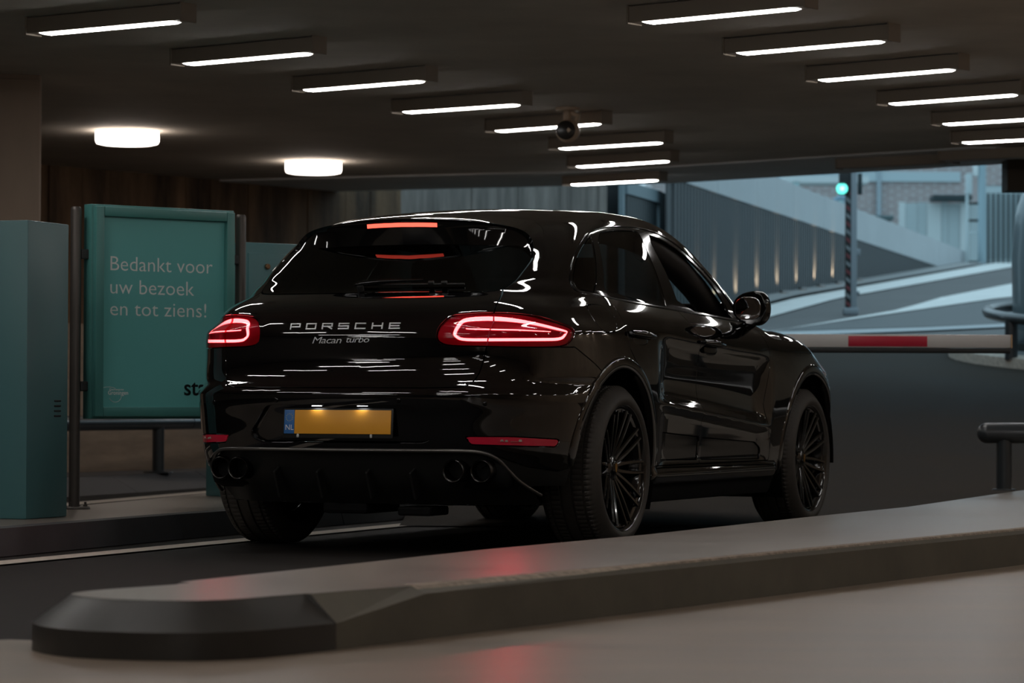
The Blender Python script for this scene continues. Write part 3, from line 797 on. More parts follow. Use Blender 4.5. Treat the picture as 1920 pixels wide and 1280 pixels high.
def make_wheel(w, ro):
    """outboard face along -y at y = -w/2"""
    wh = empty('wheel', (0, 0, 0), 0, car)
    obj('tyre', tyre_data(w, ro), RUBBER, wh, 40)
    f = -w / 2 + .010
    rm = obj('rim', lathe([(.268, f + .018), (.279, f + .002), (.2855, f), (.288, f + .006), (.284, f + .016), (.262, f + .03), (.252, f + .05), (.238, f + .10), (.236, w / 2 - .05), (.268, w / 2 - .02), (.27, w / 2 - .03), (.23, w / 2 - .05), (.228, f + .10), (.240, f + .045), (.252, f + .022)], 96, 'Y', True), WHEELM, wh, 40)
    first = None
    for k in range(10):
        m = Matrix.Translation((0, f, 0)) @ Matrix.Rotation(R(36 * k + 18), 4, 'Y')
        if first is None:
            first = obj('spoke', spoke_data(), WHEELM, wh, 35); first.matrix_local = m
        else: share(first, 'spoke', wh, m)
    obj('hub', lathe([(0, f + .044), (.030, f + .044), (.036, f + .050), (.062, f + .056), (.072, f + .075), (.07, f + .12)], 40, 'Y'), WHEELM, wh, 40)
    for k in range(5):
        a = 2 * math.pi * k / 5
        o = obj('wheel_bolt', lathe([(0, f + .050), (.008, f + .050), (.010, f + .055), (.010, f + .07)], 12, 'Y'), STEELD, wh, 40); o.location = (.050 * math.cos(a), 0, .050 * math.sin(a))
    cap = obj('hub_cap', lathe([(0, f + .038), (.022, f + .039), (.031, f + .043), (.032, f + .05)], 32, 'Y'), PIANO, wh, 40)
    sh_ = [(-.013, .020), (.013, .020), (.014, .002), (.010, -.012), (0, -.022), (-.010, -.012), (-.014, .002)]
    obj('hub_crest', ([(x, f + .0372, z) for x, z in sh_], [tuple(range(7))]), GOLD, wh)['label'] = 'small gold shield crest on the hub cap'
    obj('brake_disc', lathe([(.07, f + .11), (.178, f + .11), (.178, f + .14), (.07, f + .14)], 48, 'Y', True), DISCM, wh, 40)
    obj('wheel_shade_disc', lathe([(0, w / 2 - .085), (.226, w / 2 - .085), (.226, w / 2 - .08), (0, w / 2 - .08)], 40, 'Y', True), DARKGAP, wh, 40)  # dark disc added to block bright reflections inside the wheel
    obj('brake_caliper', bevbox((.10, .07, .20), (.155, f + .125, .03), .02), DARKGAP, wh, 40)
    return wh
def tree_copy(o, parent):
    c = o.copy(); COL.objects.link(c); c.parent = parent
    for ch in list(o.children): tree_copy(ch, c)
    return c
wr = make_wheel(.295, .372); wr.location = (0, -.815, .372)
w2 = tree_copy(wr, car); w2.location = (0, .815, .372); w2.rotation_euler = (0, 0, math.pi)
wf = make_wheel(.268, .372); wf.location = (2.807, -.825, .372); wf.rotation_euler = (0, R(11), 0)
w4 = tree_copy(wf, car); w4.location = (2.807, .825, .372); w4.rotation_euler = (0, R(7), math.pi)
# running gear under the floor
bm = bmesh.new()
bbox(bm, (.5, .9, .12), (0, 0, .30), None, .03)
bbox(bm, (.16, 1.36, .07), (.05, 0, .33), None, .02)
bbox(bm, (.14, 1.36, .06), (2.85, 0, .33), None, .02)
bbox(bm, (2.0, .5, .06), (1.4, 0, .205), None, .02)
bbox(bm, (.35, .22, .05), (-.62, .06, .20), None, .015)
bbox(bm, (.20, .16, .04), (-.70, -.28, .19), None, .01)
obj('underbody', bm, DARKGAP, car)

# mirrors
def ellipsoid(cx, rx, ry, rz, fn=None, n=32, m=20, p=2.4):
    V = []; Fq = []
    for i in range(m + 1):
        t = math.pi * (i / m - .5)
        for j in range(n):
            a = 2 * math.pi * j / n
            q = lambda v: math.copysign(abs(v) ** (2 / p), v)
            v = [q(math.cos(t)) * q(math.cos(a)), q(math.cos(t)) * q(math.sin(a)), q(math.sin(t))]
            if fn: v = fn(v)
            V.append((cx[0] + v[0] * rx, cx[1] + v[1] * ry, cx[2] + v[2] * rz))
    for i in range(m):
        for j in range(n): Fq.append((i * n + j, i * n + (j + 1) % n, (i + 1) * n + (j + 1) % n, (i + 1) * n + j))
    return V, Fq
for s in (1, -1):
    mr = empty('side_mirror', (0, 0, 0), 0, car)
    tap = lambda v: [max(v[0], -.45), v[1] * (1 - .18 * max(v[0], 0)), v[2] * (1 - .25 * max(v[0], 0)) * (1 + .16 * v[1] * -s * -1)]
    obj('mirror_housing', ellipsoid((1.63, s * 1.012, 1.142), .105, .095, .086, tap), PIANO, mr, 60)
    V, Fq = ellipsoid((1.578, s * 1.004, 1.140), .001, .068, .058, None, 32, 20, 2.8)
    obj('mirror_glass', (V, Fq), MIRRORM, mr, 180)['label'] = 'silvered mirror glass'
    obj('mirror_foot', join(tube([(1.66, s * 1.0, 1.07), (1.70, s * .93, 1.035), (1.72, s * .87, 1.03)], .030, 12, rs=[.026, .032, .05])), PIANO, mr, 60)
# door handles
for s in (1, -1):
    for x0, z0 in ((.075, .985), (1.06, .962)):
        h = empty('door_handle', (0, 0, 0), 0, car)
        xs_ = np.linspace(0, .29, 9); pts = []; rs = []
        for q in xs_:
            x = x0 + q; z = z0 - .045 * q; y = float(side_y(np.array(x), np.array(z))); t = q / .29
            pts.append((x, s * (y + .026 * math.sin(math.pi * min(max(t, .08), .92)) ** .5), z)); rs.append(.0125 + .005 * math.sin(math.pi * t))
        obj('handle_grip', tube(pts, .014, 12, rs=rs), PIANO, h, 60)
        x, z = x0 + .13, z0 - .022
        y = float(side_y(np.array(x), np.array(z)))
        obj('handle_cup', ellipsoid((x, s * (y + .001), z - .012), .095, .004, .030), PIANO, h, 60)
# cabin
for s in (1, -1):
    obj('pillar_trim', tube([(x, s * y, z) for x, y, z in ((.2, .60, 1.45), (.7, .575, 1.48), (1.05, .565, 1.475), (1.3, .565, 1.455), (1.6, .60, 1.365), (1.8, .64, 1.255), (1.98, .69, 1.115), (2.06, .71, 1.04))], .062, 14, rs=[.05, .055, .06, .065, .068, .066, .062, .06]), SEATM, car, 60)
obj('headliner', box_data(.5, 1.42, -.46, .46, 1.495, 1.51), SEATM, car)
cabm = SEATM
def seat(x, y):
    st = empty('front_seat', (x, y, 0), 0, car)
    obj('seat_cushion', bevbox((.50, .50, .16), (0, 0, .58), .05), cabm, st, 50)
    obj('seat_back', bevbox((.14, .50, .60), (-.30, 0, .90), .05, Matrix.Rotation(R(-14), 4, 'Y')), cabm, st, 50)
    obj('head_restraint', bevbox((.09, .27, .20), (-.40, 0, 1.27), .04, Matrix.Rotation(R(-10), 4, 'Y')), cabm, st, 50)
seat(1.25, -.37); seat(1.25, .37)
rb = empty('rear_bench', (.35, 0, 0), 0, car)
obj('seat_cushion', bevbox((.50, 1.25, .16), (0, 0, .58), .05), cabm, rb, 50)
obj('seat_back', bevbox((.14, 1.25, .52), (-.32, 0, .86), .05, Matrix.Rotation(R(-16), 4, 'Y')), cabm, rb, 50)
obj('dashboard', bevbox((.42, 1.44, .26), (1.98, 0, .94), .08), cabm, car, 50)
obj('steering_wheel', (lambda d: d)(tube([(1.62 + .06 * math.cos(a), .37 + .18 * math.sin(a), .98 + .17 * math.cos(a)) for a in np.linspace(0, 2 * math.pi, 32, endpoint=False)], .014, 8, closed=True)), cabm, car, 60)
obj('cabin_floor', box_data(-.35, 2.2, -.74, .74, .40, .44), cabm, car)
obj('parcel_shelf', bevbox((.5, 1.2, .03), (-.30, 0, 1.07), .01), cabm, car)
obj('bulkhead', box_data(2.14, 2.18, -.7, .7, .40, 1.0), cabm, car)

# ------------------------------------------------------------------ the setting: exit hall of a car park
CONC = mat('ceiling_concrete', (.58, .53, .46), .85, noise=(1.6, .12, (1, 1, 1)))
EDGEC = mat('edge_beam_concrete', (.74, .76, .77), .8, noise=(2, .10, (1, 1, 1)))
FLOORM = mat('beige_polished_concrete', (.245, .185, .135), .33, noise=(1.1, .30, (1, 2.6, 1)), bump=(60, .08, .004))
ASPH = mat('dark_asphalt', (.0165, .0135, .0115), .75, spec=.22, noise=(170, .8, (1, 1, 1)), bump=(190, .9, .006))
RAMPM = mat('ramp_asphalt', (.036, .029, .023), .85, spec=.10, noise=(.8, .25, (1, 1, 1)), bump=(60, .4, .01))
KERBT = mat('kerb_top_concrete', (.215, .185, .155), .31, noise=(1.4, .20, (.5, 3, 1)), bump=(45, .15, .004))
KERBF = mat('kerb_face_concrete', (.105, .09, .065), .7, noise=(4, .25, (1, 1, 1)))  # darker than the island top: the face's shade put into the colour
KERBS = mat('dark_kerb_stone', (.055, .053, .056), .6, noise=(5, .25, (1, 1, 1)), bump=(120, .2, .002))
NOSEM = mat('dark_nose_cap', (.030, .027, .023), .38, noise=(3, .45, (1, 1, 1)))
LINEW = mat('worn_white_paint', (.52, .45, .38), .7, noise=(25, .3, (1, 1, 1)))
LINEX = mat('bright_white_paint', (.80, .82, .80), .6, noise=(3, .1, (1, 1, 1)))
WALLB = mat('board_marked_concrete', (.14, .085, .048), .85, noise=(4.0, .95, (1, 1, .13)), bump=(20, .5, .01))
WALLG = mat('pale_concrete', (.21, .185, .165), .85, noise=(5.0, .6, (1.4, 1.4, .16)))
COLM = mat('beige_column_concrete', (.36, .265, .20), .7, noise=(6, .08, (1, 1, .2)))
LOWW = mat('beige_low_wall', (.36, .26, .185), .75, noise=(3, .2, (1, 1, 6)))
WARMW = mat('warm_side_wall', (.46, .35, .25), .8, noise=(.8, .25, (1, 1, 1)))  # pale tone chosen to brighten what the car's flank mirrors
DIMW = mat('dim_far_wall', (.10, .085, .07), .8, noise=(.8, .25, (1, 1, 1)))  # darkened version of the side wall, keeps unseen walls dim in the paintwork
def flat(poly, z): return [(x, y, z) for x, y in poly], [tuple(range(len(poly)))]
struct('floor', box_data(-14, 16, -27, 33, -.25, -.012), FLOORM)
# foreground slab of beige concrete (right of the near kerb island), the asphalt lane lies left of it
struct('floor_slab', prism([(-14, -27), (16, -27), (16, 19), (4.6, 19), (3.2, 15), (.4, 9.9), (-.45, 8.55), (-1.05, 8.25), (-1.40, 8.36), (-2.6, 7.6), (-14, 1.0)], -.2, 0), FLOORM)
struct('road_lane', prism([(-14, 1.0), (-2.6, 7.6), (-1.40, 8.36), (-1.05, 8.25), (-.45, 8.55), (.4, 9.9), (3.2, 15), (4.6, 19), (16, 19), (16, 26), (-14, 33)], -.2, -.003), ASPH)
def zr(y):
    y = float(y)
    if y < 16: return 0.0
    if y < 18: return .0885 * (y - 16) ** 2 / 4
    if y < 40.35: return .0885 * (y - 17)
    return min(2.0665 + .07 * (y - 40.35), 3.58)
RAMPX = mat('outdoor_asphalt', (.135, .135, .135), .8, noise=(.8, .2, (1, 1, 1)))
ysr = [16, 16.5, 17, 17.5, 18] + list(np.linspace(19, 32, 12)) + [32.4, 33] + list(np.linspace(34, 40.35, 7)) + list(np.linspace(41.5, 62, 14))
def xl(y): return -.6 if y < 33 else -.6 + (y - 33) * .9 if y < 36 else min(2.1 + (y - 36) * .283, 9.5)
V = []; Fq = []
for y in ysr: V += [(xl(y), y, zr(y) + .004), (16, y, zr(y) + .004), (xl(y), y, -.1), (16, y, -.1)]
for i in range(len(ysr) - 1):
    a = 4 * i; Fq += [(a, a + 1, a + 5, a + 4), (a, a + 4, a + 6, a + 2)]
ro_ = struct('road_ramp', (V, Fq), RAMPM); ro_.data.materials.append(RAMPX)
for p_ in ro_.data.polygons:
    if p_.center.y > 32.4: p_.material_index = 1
struct('street_ground', box_data(-10, 60, 62, 130, 3.2, 3.58), mat('street_paving', (.34, .34, .33), .8))
# painted strips follow the surface they lie on
def strip(name, A, B_, wA, wB, m, ramp=False, n=14, dz=.004, label=None):
    A = Vector(A); B_ = Vector(B_); d = (B_ - A).normalized(); nn = Vector((-d.y, d.x)); V = []; Fq = []
    for i in range(n + 1):
        t = i / n; p = A.lerp(B_, t); w = (wA + (wB - wA) * t) / 2
        for q in (p + nn * w, p - nn * w): V.append((q.x, q.y, (zr(q.y) if ramp else 0) + dz))
        if i: k = 2 * i; Fq.append((k - 2, k - 1, k + 1, k))
    o = struct(name, (V, Fq), m); return o
strip('lane_marking', (-3.0, 9.85), (.75, 19.6), .15, .15, LINEW)
strip('lane_marking', (-3.6, 15.8), (-1.6, 24.35), .20, .20, LINEW)
strip('lane_marking', (2.83, 36.0), (11.5, 65.4), .50, .8, LINEX, True, 30, .02)
V = [(x, y, zr(y) + .03) for x, y in ((2.5, 32.4), (6.84, 40.88), (9.5, 46.2), (11.2, 54.0), (7.84, 46.88), (3.9, 35.0))]
PL = [(2.3, 32.2, 2.7, 32.9), (4.0, 35.3, 3.95, 35.2)]
def band(name, low, high, m, dz=.03):
    V = []; Fq = []
    n = 16
    def at(poly, t):
        k = t * (len(poly) - 1); i = min(int(k), len(poly) - 2); return Vector(poly[i]).lerp(Vector(poly[i + 1]), k - i)
    for i in range(n + 1):
        for p in (at(low, i / n), at(high, i / n)): V.append((p.x, p.y, zr(p.y) + dz))
        if i: k = 2 * i; Fq.append((k - 2, k, k + 1, k - 1))
    return struct(name, (V, Fq), m)
band('pavement', [(2.3, 32.1), (4.2, 35.8), (6.84, 40.88), (9.2, 45.6)], [(2.75, 32.9), (4.9, 37.6), (7.84, 46.88), (10.5, 55.0)], LINEX)
band('pavement', [(2.3, 32.1), (4.6, 33.5), (6.6, 34.9)], [(2.9, 33.2), (4.7, 34.1), (6.7, 35.5)], mat('blue_grey_paving', (.42, .46, .48), .6), .024)
band('pavement', [(3.0, 33.4), (4.8, 34.3), (7.5, 36.1)], [(4.2, 35.8), (6.84, 40.88), (9.2, 45.6)], mat('mid_grey_paving', (.13, .14, .145), .7), .02)
band('pavement', [(2.9, 37.3), (5.6, 46.6), (9.6, 60.4)], [(2.35, 37.0), (4.9, 46.4), (8.9, 60.5)], mat('kerbside_paving', (.33, .34, .34), .7), .05)
# arrow head painted on the ramp foot
V = [(1.7, 21.6), (2.2, 21.75), (2.40, 22.5), (2.36, 23.2), (1.9, 23.6)]
o = struct('lane_marking', ([(x, y, zr(y) + .012) for x, y in V], [tuple(range(5))]), LINEX)

# ceiling with an edge beam, its paleness standing in for daylight at the opening
EDG = [(16, 26.2), (6.4, 25.9), (4.39, 25.6), (1.46, 28.2), (-1.9, 29.5), (-8, 31.9)]
def inset(p, d): return [(x - .45 * d, y - d) for x, y in p]
IN = inset(EDG, 1.45)
struct('ceiling', prism([(-14, -27), (16, -27), (16, 24.75)] + IN[1:] + [(-14, 32)], 2.75, 3.15), CONC)
struct('ceiling_edge_beam', prism(EDG + IN[::-1], 2.735, 3.2), EDGEC)
# walls
def wall(name, a, b, z0, z1, m, th=.25, side=1, parent=None):
    a = Vector(a); b = Vector(b); d = (b - a).normalized(); n = Vector((-d.y, d.x)) * th * side
    poly = [a, b, b + n, a + n]
    if side < 0: poly = poly[::-1]
    return struct(name, prism([(p.x, p.y) for p in poly], z0, z1), m, parent)
wl = wall('wall_back', (-7.6, 22.0), (1.03, 33.0), -.1, 3.6, WALLB, .3)
# formwork panels proud of the wall, each its own board
A = Vector((-4.45, 26.0)); 
a0 = Vector((-7.6, 22.0)); b0 = Vector((1.03, 33.0)); d = (b0 - a0).normalized(); L = (b0 - a0).length; n = Vector((d.y, -d.x)); u = 0; k = 0
while u < L - .1:
    w = random.uniform(.30, .62); w = min(w, L - u); t = random.uniform(.012, .03)
    p = a0 + d * (u + .004); q = a0 + d * (u + w - .004)
    grey = u > L * .74  # boards at the right end take a paler colour for the daylight there
    struct('panel', prism([(v.x, v.y) for v in (p, p + n * t, q + n * t, q)], 0.0, 3.55), WALLG if grey else WALLB, wl); u += w
struct('wall_left', box_data(-8.0, -7.6, -27, 22.2, -.1, 2.8), DIMW)
struct('wall_rear', box_data(-14, 16, -27.2, -26.9, -.1, 2.8), DIMW)
wall('wall_right', (5.5, -27), (8.2, 15), -.1, 2.8, WARMW, .3, -1)
wall('wall_right', (8.2, 15), (8.8, 25.5), -.1, 2.8, WARMW, .3, -1)
wall('wall_right', (8.8, 25.5), (13.5, 52), -.1, 4.0, WALLG, .3, -1)  # added out of view to keep open sky out of the door reflections
cl = struct('column_left', bevbox((.72, .72, 2.8), (0, 0, 1.37), .02), COLM); cl.location = (-3.46, 19.36, 0); cl.rotation_euler = (0, 0, R(15))
struct('panel', bevbox((.34, .02, 2.7), (-.18, -.368, 1.37), .006), COLM, cl); struct('panel', bevbox((.34, .02, 2.7), (.18, -.368, 1.37), .006), COLM, cl)
lw = wall('wall_low', (-5.2, 18.8), (-.9, 27.7), .0, 1.25, LOWW, .3)
struct('downstand', box_data(4.18, 4.90, 25.2, 25.5, 2.47, 2.76), mat('brown_downstand', (.055, .04, .025), .7))
struct('downstand', box_data(4.91, 7.5, 25.1, 25.6, 2.45, 2.76), mat('brown_downstand', (.055, .04, .025), .7))

# near kerb island with its dark nose cap
isl = empty('kerb_island', (0, 0, 0)); tag(isl, 'long low concrete kerb island with a dark rounded nose, across the foreground', 'kerb island')
nose = [tuple(p) for p in chaikin([(-.98, 8.62), (-1.33, 8.14), (-1.22, 7.84), (-1.03, 7.70), (-.72, 7.68), (-.47, 8.05)], 3, False)]
rest = [(-.24, 8.43), (.6, 9.84), (1.25, 10.96), (2.14, 12.46), (3.4, 14.9), (4.9, 18.4), (5.2, 20.3), (4.4, 20.8), (3.06, 18.0), (1.98, 15.05), (1.31, 13.6), (.5, 11.75), (-.11, 10.55), (-.6, 9.42)]
bot = nose + rest; NN = len(nose); nb = len(bot)
topo = []
for i, (x, y) in enumerate(bot):
    e = (Vector(bot[(i + 1) % nb]) - Vector(bot[i - 1])).normalized(); nn = Vector((-e.y, e.x))
    ch = .105 if 3 < i < NN - 1 else .085 if i <= NN - 1 else .05 if i == NN else .012
    if i == 0: ch = .03
    q = Vector((x, y)) + nn * ch; topo.append((q.x, q.y))
ZT = .148
def ring(idx):
    V = []; Fq = []
    for i in idx:
        i %= nb; V += [(*bot[i], 0), (*bot[i], .072 if i < NN else ZT - .02), (*topo[i], ZT - .001)]
    for a in range(len(idx) - 1):
        k = 3 * a
        for j in (0, 1): Fq.append((k + j, k + 3 + j, k + 4 + j, k + j + 1))
    return V, Fq
obj('nose_cap', ring(list(range(0, NN))), NOSEM, isl, 35)['label'] = 'dark worn nose cap'
obj('kerb_face', ring(list(range(NN - 1, nb + 1))), KERBF, isl)
obj('island_top', ([(*p, ZT) for p in topo], [tuple(range(nb))]), KERBT, isl)
V = []; Fq = []
for i in range(NN, NN + 6):
    x, y = topo[i]; V += [(x, y, ZT + .001), (x - .035, y + .02, ZT + .002), (bot[i][0] - .002, bot[i][1], ZT - .022)]
    if i > NN: k = 3 * (i - NN - 1); Fq += [(k, k + 3, k + 4, k + 1), (k + 2, k + 5, k + 3, k)]
obj('worn_arris', (V, Fq), mat('worn_edge_concrete', (.30, .235, .18), .85, noise=(30, .5, (1, 1, 1)), bump=(60, .8, .01)), isl)['label'] = 'chipped paler top edge'
# left island with kerb stones
li = empty('kerb_island', (0, 0, 0)); tag(li, 'narrow kerb island of dark kerb stones left of the car, carrying the teal sign', 'kerb island')
fr = [(-3.6, 9.3), (-2.18, 12.72), (-1.45, 14.85), (-.9, 16.2), (-.24, 17.85), (.55, 19.8)]
bk = [(.35, 20.6), (-.9, 19.6), (-1.78, 17.81), (-2.25, 15.66), (-3.1, 13.6), (-4.6, 10.0)]
obj('island_top', prism([(x - .12, y + .05) for x, y in fr] + bk, 0, .1178), KERBT, li)
def along(poly, step, fn):
    P = [Vector(p) for p in poly]; s = 0; segs = []
    ln = [(P[i + 1] - P[i]).length for i in range(len(P) - 1)]; tot = sum(ln)
    def at(u):
        for i, l in enumerate(ln):
            if u <= l or i == len(ln) - 1: return P[i].lerp(P[i + 1], u / l)
            u -= l
    u = .0
    while u < tot - .05:
        v = min(u + step, tot); fn(at(u + .004), at(v - .004)); u = v
def stone(par, w, h, m, side=1):
    def f(a, b):
        d = (b - a).normalized(); n = Vector((-d.y, d.x)) * w * side
        poly = [a, b, b + n, a + n]; poly = poly if side > 0 else poly[::-1]
        V, Fq = prism([(p.x, p.y) for p in poly], 0, h)
        c = (poly[2] + poly[3]) / 2
        V = [Vector(v) for v in V]
        for i in ((4, 5) if side > 0 else (6, 7)): V[i] = V[i] + Vector((*(n * .22), -.0))
        obj('kerb_stone', ([tuple(v) for v in V], Fq), m, par)
    return f
along(fr, 1.85, stone(li, .14, .118, KERBS))
fk = empty('kerb_island', (0, 0, 0)); tag(fk, 'dark kerb at the foot of the far beige wall, under the guard rail', 'kerb')
along([(-3.2, 20.16), (-2.96, 20.79), (-2.3, 23.09), (-1.2, 26.2)], 1.6, stone(fk, 1.0, .12, KERBS))

# ceiling lights
HOUS = mat('light_housing', (.30, .25, .20), .5)
DIFFU = mat('tube_diffuser', (.9, .9, .9), .4, emit=(1.0, .975, .95), estr=TUBE_STRENGTH)
def make_light():
    t = empty('ceiling_light')
    h = obj('housing', bevbox((1.10, .11, .085), (0, 0, .0505), .004), HOUS, t)
    obj('end_cap', bevbox((.012, .124, .10), (-.553, 0, .05), .003), HOUS, t); obj('end_cap', bevbox((.012, .124, .10), (.553, 0, .05), .003), HOUS, t)
    bm = bmesh.new()
    q = [bm.verts.new(p) for p in ((-.475, -.04, .009), (.475, -.04, .009), (.475, .04, .009), (-.475, .04, .009), (-.45, -.033, .0), (.45, -.033, .0), (.45, .033, .0), (-.45, .033, .0))]
    for f in ((4, 7, 6, 5), (0, 1, 5, 4), (1, 2, 6, 5), (2, 3, 7, 6), (3, 0, 4, 7), (0, 3, 2, 1)): bm.faces.new([q[i] for i in f])
    bmesh.ops.recalc_face_normals(bm, faces=bm.faces[:])
    obj('diffuser', bm, DIFFU, t)
    return t
ROWL = [((-2.56, 16.2), (-1.76, 15.65)), ((-1.95, 17.65), (-1.15, 17.05)), ((-1.34, 19.12), (-.55, 18.51)), ((-.76, 20.55), (.05, 19.96)), ((-.16, 21.99), (.66, 21.28)), ((.35, 23.47), (1.16, 22.84)), ((.51, 25.28), (1.32, 24.57)), ((.54, 27.35), (1.30, 26.72))]
ROWR = [((.67, 15.64), (1.46, 15.0)), ((1.26, 17.02), (2.06, 16.36)), ((1.87, 18.42), (2.65, 17.74)), ((2.48, 19.86), (3.27, 19.17)), ((3.05, 21.28), (3.86, 20.65)), ((3.42, 22.78), (4.24, 22.2))]
ORD = ['nearest', 'second', 'third', 'fourth', 'fifth', 'sixth', 'seventh', 'eighth']
proto = [None]
def place_light(a, b, label, group):
    t = make_light() if proto[0] is None else tree_copy(proto[0], None)
    if proto[0] is None: proto[0] = t
    a = Vector(a); b = Vector(b); c = (a + b) / 2
    t.location = (c.x, c.y, 2.65); t.rotation_euler = (0, 0, math.atan2(b.y - a.y, b.x - a.x))
    tag(t, label, 'ceiling light', group)
for k, (a, b) in enumerate(ROWL):
    extra = ' behind the camera' if k == 4 else ''
    place_light(a, b, (ORD[k] + ' lit tube light of the left-hand ceiling row, counted from the front' + extra), 'tube lights of the left-hand row')
for k, (a, b) in enumerate(ROWR):
    place_light(a, b, (ORD[k] + ' lit tube light of the right-hand ceiling row, counted from the front'), 'tube lights of the right-hand row')
def row(c0, st, n, ang):
    for k in range(n):
        c = Vector(c0) + Vector(st) * k; e = Vector((math.cos(ang), math.sin(ang))) * .5
        place_light(c - e, c + e, 'lit tube light on the ceiling outside the photographed view', 'tube lights outside the view')
row((-2.77, 14.46), (-.61, -1.47), 7, R(-37))
row((.46, 13.92), (-.61, -1.47), 9, R(-38))
row((-2.6, 10.6), (-1.15, -1.0), 5, R(-50))
row((4.3, 14.6), (.55, 1.45), 4, R(-38))  # added row, lights the right-hand wall from out of view
row((6.3, 9.5), (.36, 1.55), 9, R(-20))  # extra lamps added to brighten the wall mirrored in the car doors
row((3.2, 12.0), (-.61, -1.47), 9, R(-38))
row((-1.2, -3.0), (0, -2.4), 8, 0)
row((2.4, -3.0), (0, -2.4), 8, 0)
for (cx_, cy_, an, lb) in ((3.22, 25.0, -36, 'unlit brown light housing at the ceiling edge, in front of the brick house'), (3.98, 24.2, -34, 'unlit brown light housing at the ceiling edge, at the right border')):
    e_ = Vector((math.cos(R(an)), math.sin(R(an)))) * .5; c_ = Vector((cx_, cy_))
    place_light(c_ - e_, c_ + e_, lb, 'unlit housings at the ceiling edge')
    last = [o for o in COL.objects if o.get('label') == lb][0]
    for ch in last.children:
        if ch.name.startswith('diffuser'):
            me_ = ch.data.copy(); me_.materials.clear(); me_.materials.append(mat('diffuser_unlit', (.30, .28, .25), .5)); ch.data = me_
DOMEM = mat('dome_diffuser', (.9, .85, .8), .4, emit=(1.0, .86, .76), estr=DOME_STRENGTH)
for x, y, lb in ((-2.98, 23.05, 'round drum ceiling lamp, lit warm white, the left one of two'), (-1.73, 25.91, 'round drum ceiling lamp, lit warm white, the right one behind')):
    t = empty('drum_lamp', (x, y, 2.75)); tag(t, lb, 'ceiling lamp', 'round drum lamps')
    obj('drum_diffuser', lathe([(0, -.108), (.20, -.108), (.235, -.10), (.245, -.08), (.245, -.012), (.24, -.008)], 48), DOMEM, t, 40)
    obj('back_plate', lathe([(0, 0), (.235, 0), (.235, -.01), (0, -.01)], 40), HOUS, t)
# security camera under the ceiling
t = empty('security_camera', (.385, 21.1, 2.75)); tag(t, 'round security camera hanging in front of the left row of lights', 'security camera')
CAMM = mat('camera_beige', (.52, .39, .28), .5)
obj('ceiling_plate', lathe([(0, 0), (.085, 0), (.085, -.02), (.03, -.03), (0, -.03)], 24), CAMM, t, 40)
obj('neck', tube([(0, 0, -.02), (0, 0, -.10)], .028, 14), CAMM, t, 60)
obj('side_arm', tube([(.02, 0, -.03), (.075, -.01, -.06), (.06, 0, -.12)], .018, 10), CAMM, t, 60)
bm = bmesh.new(); bmesh.ops.create_uvsphere(bm, u_segments=28, v_segments=16, radius=.085, matrix=Matrix.Translation((.005, 0, -.165))); obj('camera_ball', bm, CAMM, t, 180)
obj('lens_window', lathe([(0, -.012), (.055, -.010), (.068, 0), (.06, .01)], 28, 'Y'), mat('dark_lens_window', (.02, .016, .014), .3), t, 60).location = (-.012, -.072, -.165)

# teal pay cabinet in the left foreground of the island
TEALC = mat('teal_cabinet', (.062, .175, .185), .42, noise=(1.2, .05, (1, 1, 1)))
TEALF = mat('teal_frame', (.08, .27, .25), .38)
TEALP = mat('teal_poster', (.15, .49, .47), .30)
DARK = mat('dark_slot', (.01, .012, .012), .7)
cb = empty('ticket_cabinet', (-2.235, 13.77, .119), math.atan2(14.13 - 13.77, -2.10 + 2.235)); tag(cb, 'tall plain teal cabinet at the left edge with four vent slots', 'cabinet')
# local x runs along the right-hand face, local y to the left and back
obj('cabinet_body', bevbox((.385, .62, 1.38), (.1925, .31, .69), .006), TEALC, cb, 30)
for k in range(4):
    obj('vent_slot', bevbox((.062, .006, .008), (.285, -.001, .475 + k * .0235), .003), DARK, cb)
# second cabinet behind the sign
c2 = empty('ticket_cabinet', (-1.52, 16.95, .119), R(38)); tag(c2, 'teal cabinet with a locked door, half hidden behind sign post and car', 'cabinet')
obj('cabinet_body', bevbox((.37, .40, 1.45), (.185, .20, .725), .006), TEALC, c2, 30)
obj('cabinet_door', bevbox((.32, .012, 1.34), (.180, -.004, .72), .004), TEALC, c2, 30)
obj('door_lock', lathe([(0, -.018), (.012, -.018), (.016, -.014), (.017, 0)], 18, 'Y'), mat('brass_lock', (.22, .13, .07), .35, metal=.9), c2, 40).location = (.145, -.008, 1.315)

# thank-you sign between two posts
sg = empty('notice_board', (-2.213, 15.13, .119), math.atan2(.616, .788)); tag(sg, 'teal framed notice board on two grey posts with a Dutch farewell text', 'sign')
POSTM = mat('grey_post_metal', (.115, .10, .09), .42, metal=.5)
for x, h in ((0, 1.53), (.99, 1.53)):
    p = obj('post', lathe([(0, h), (.020, h), (.026, h - .008), (.0275, h - .02), (.0275, .01), (.0275, 0)], 28), POSTM, sg, 50); p.location = (x, 0, 0)
    obj('base_plate', lathe([(0, .012), (.075, .012), (.08, .006), (.08, 0)], 28), POSTM, p, 40)
    for a in (.7, 2.3, 3.9, 5.5): obj('anchor_bolt', lathe([(0, .035), (.006, .035), (.006, .02), (.011, .02), (.011, .01)], 10), POSTM, p).location = (.058 * math.cos(a), .058 * math.sin(a), 0)
    for z in (1.29, .62): obj('clamp', bevbox((.045, .035, .05), (.045 if x < .5 else -.045, -.005, z), .006), mat('clamp_black', (.03, .03, .03), .5), p)
U0, U1, Z0, Z1 = .062, .918, .455, 1.545
obj('case', bevbox((U1 - U0, .075, Z1 - Z0), ((U0 + U1) / 2, -.010, (Z0 + Z1) / 2), .003), TEALF, sg, 30)
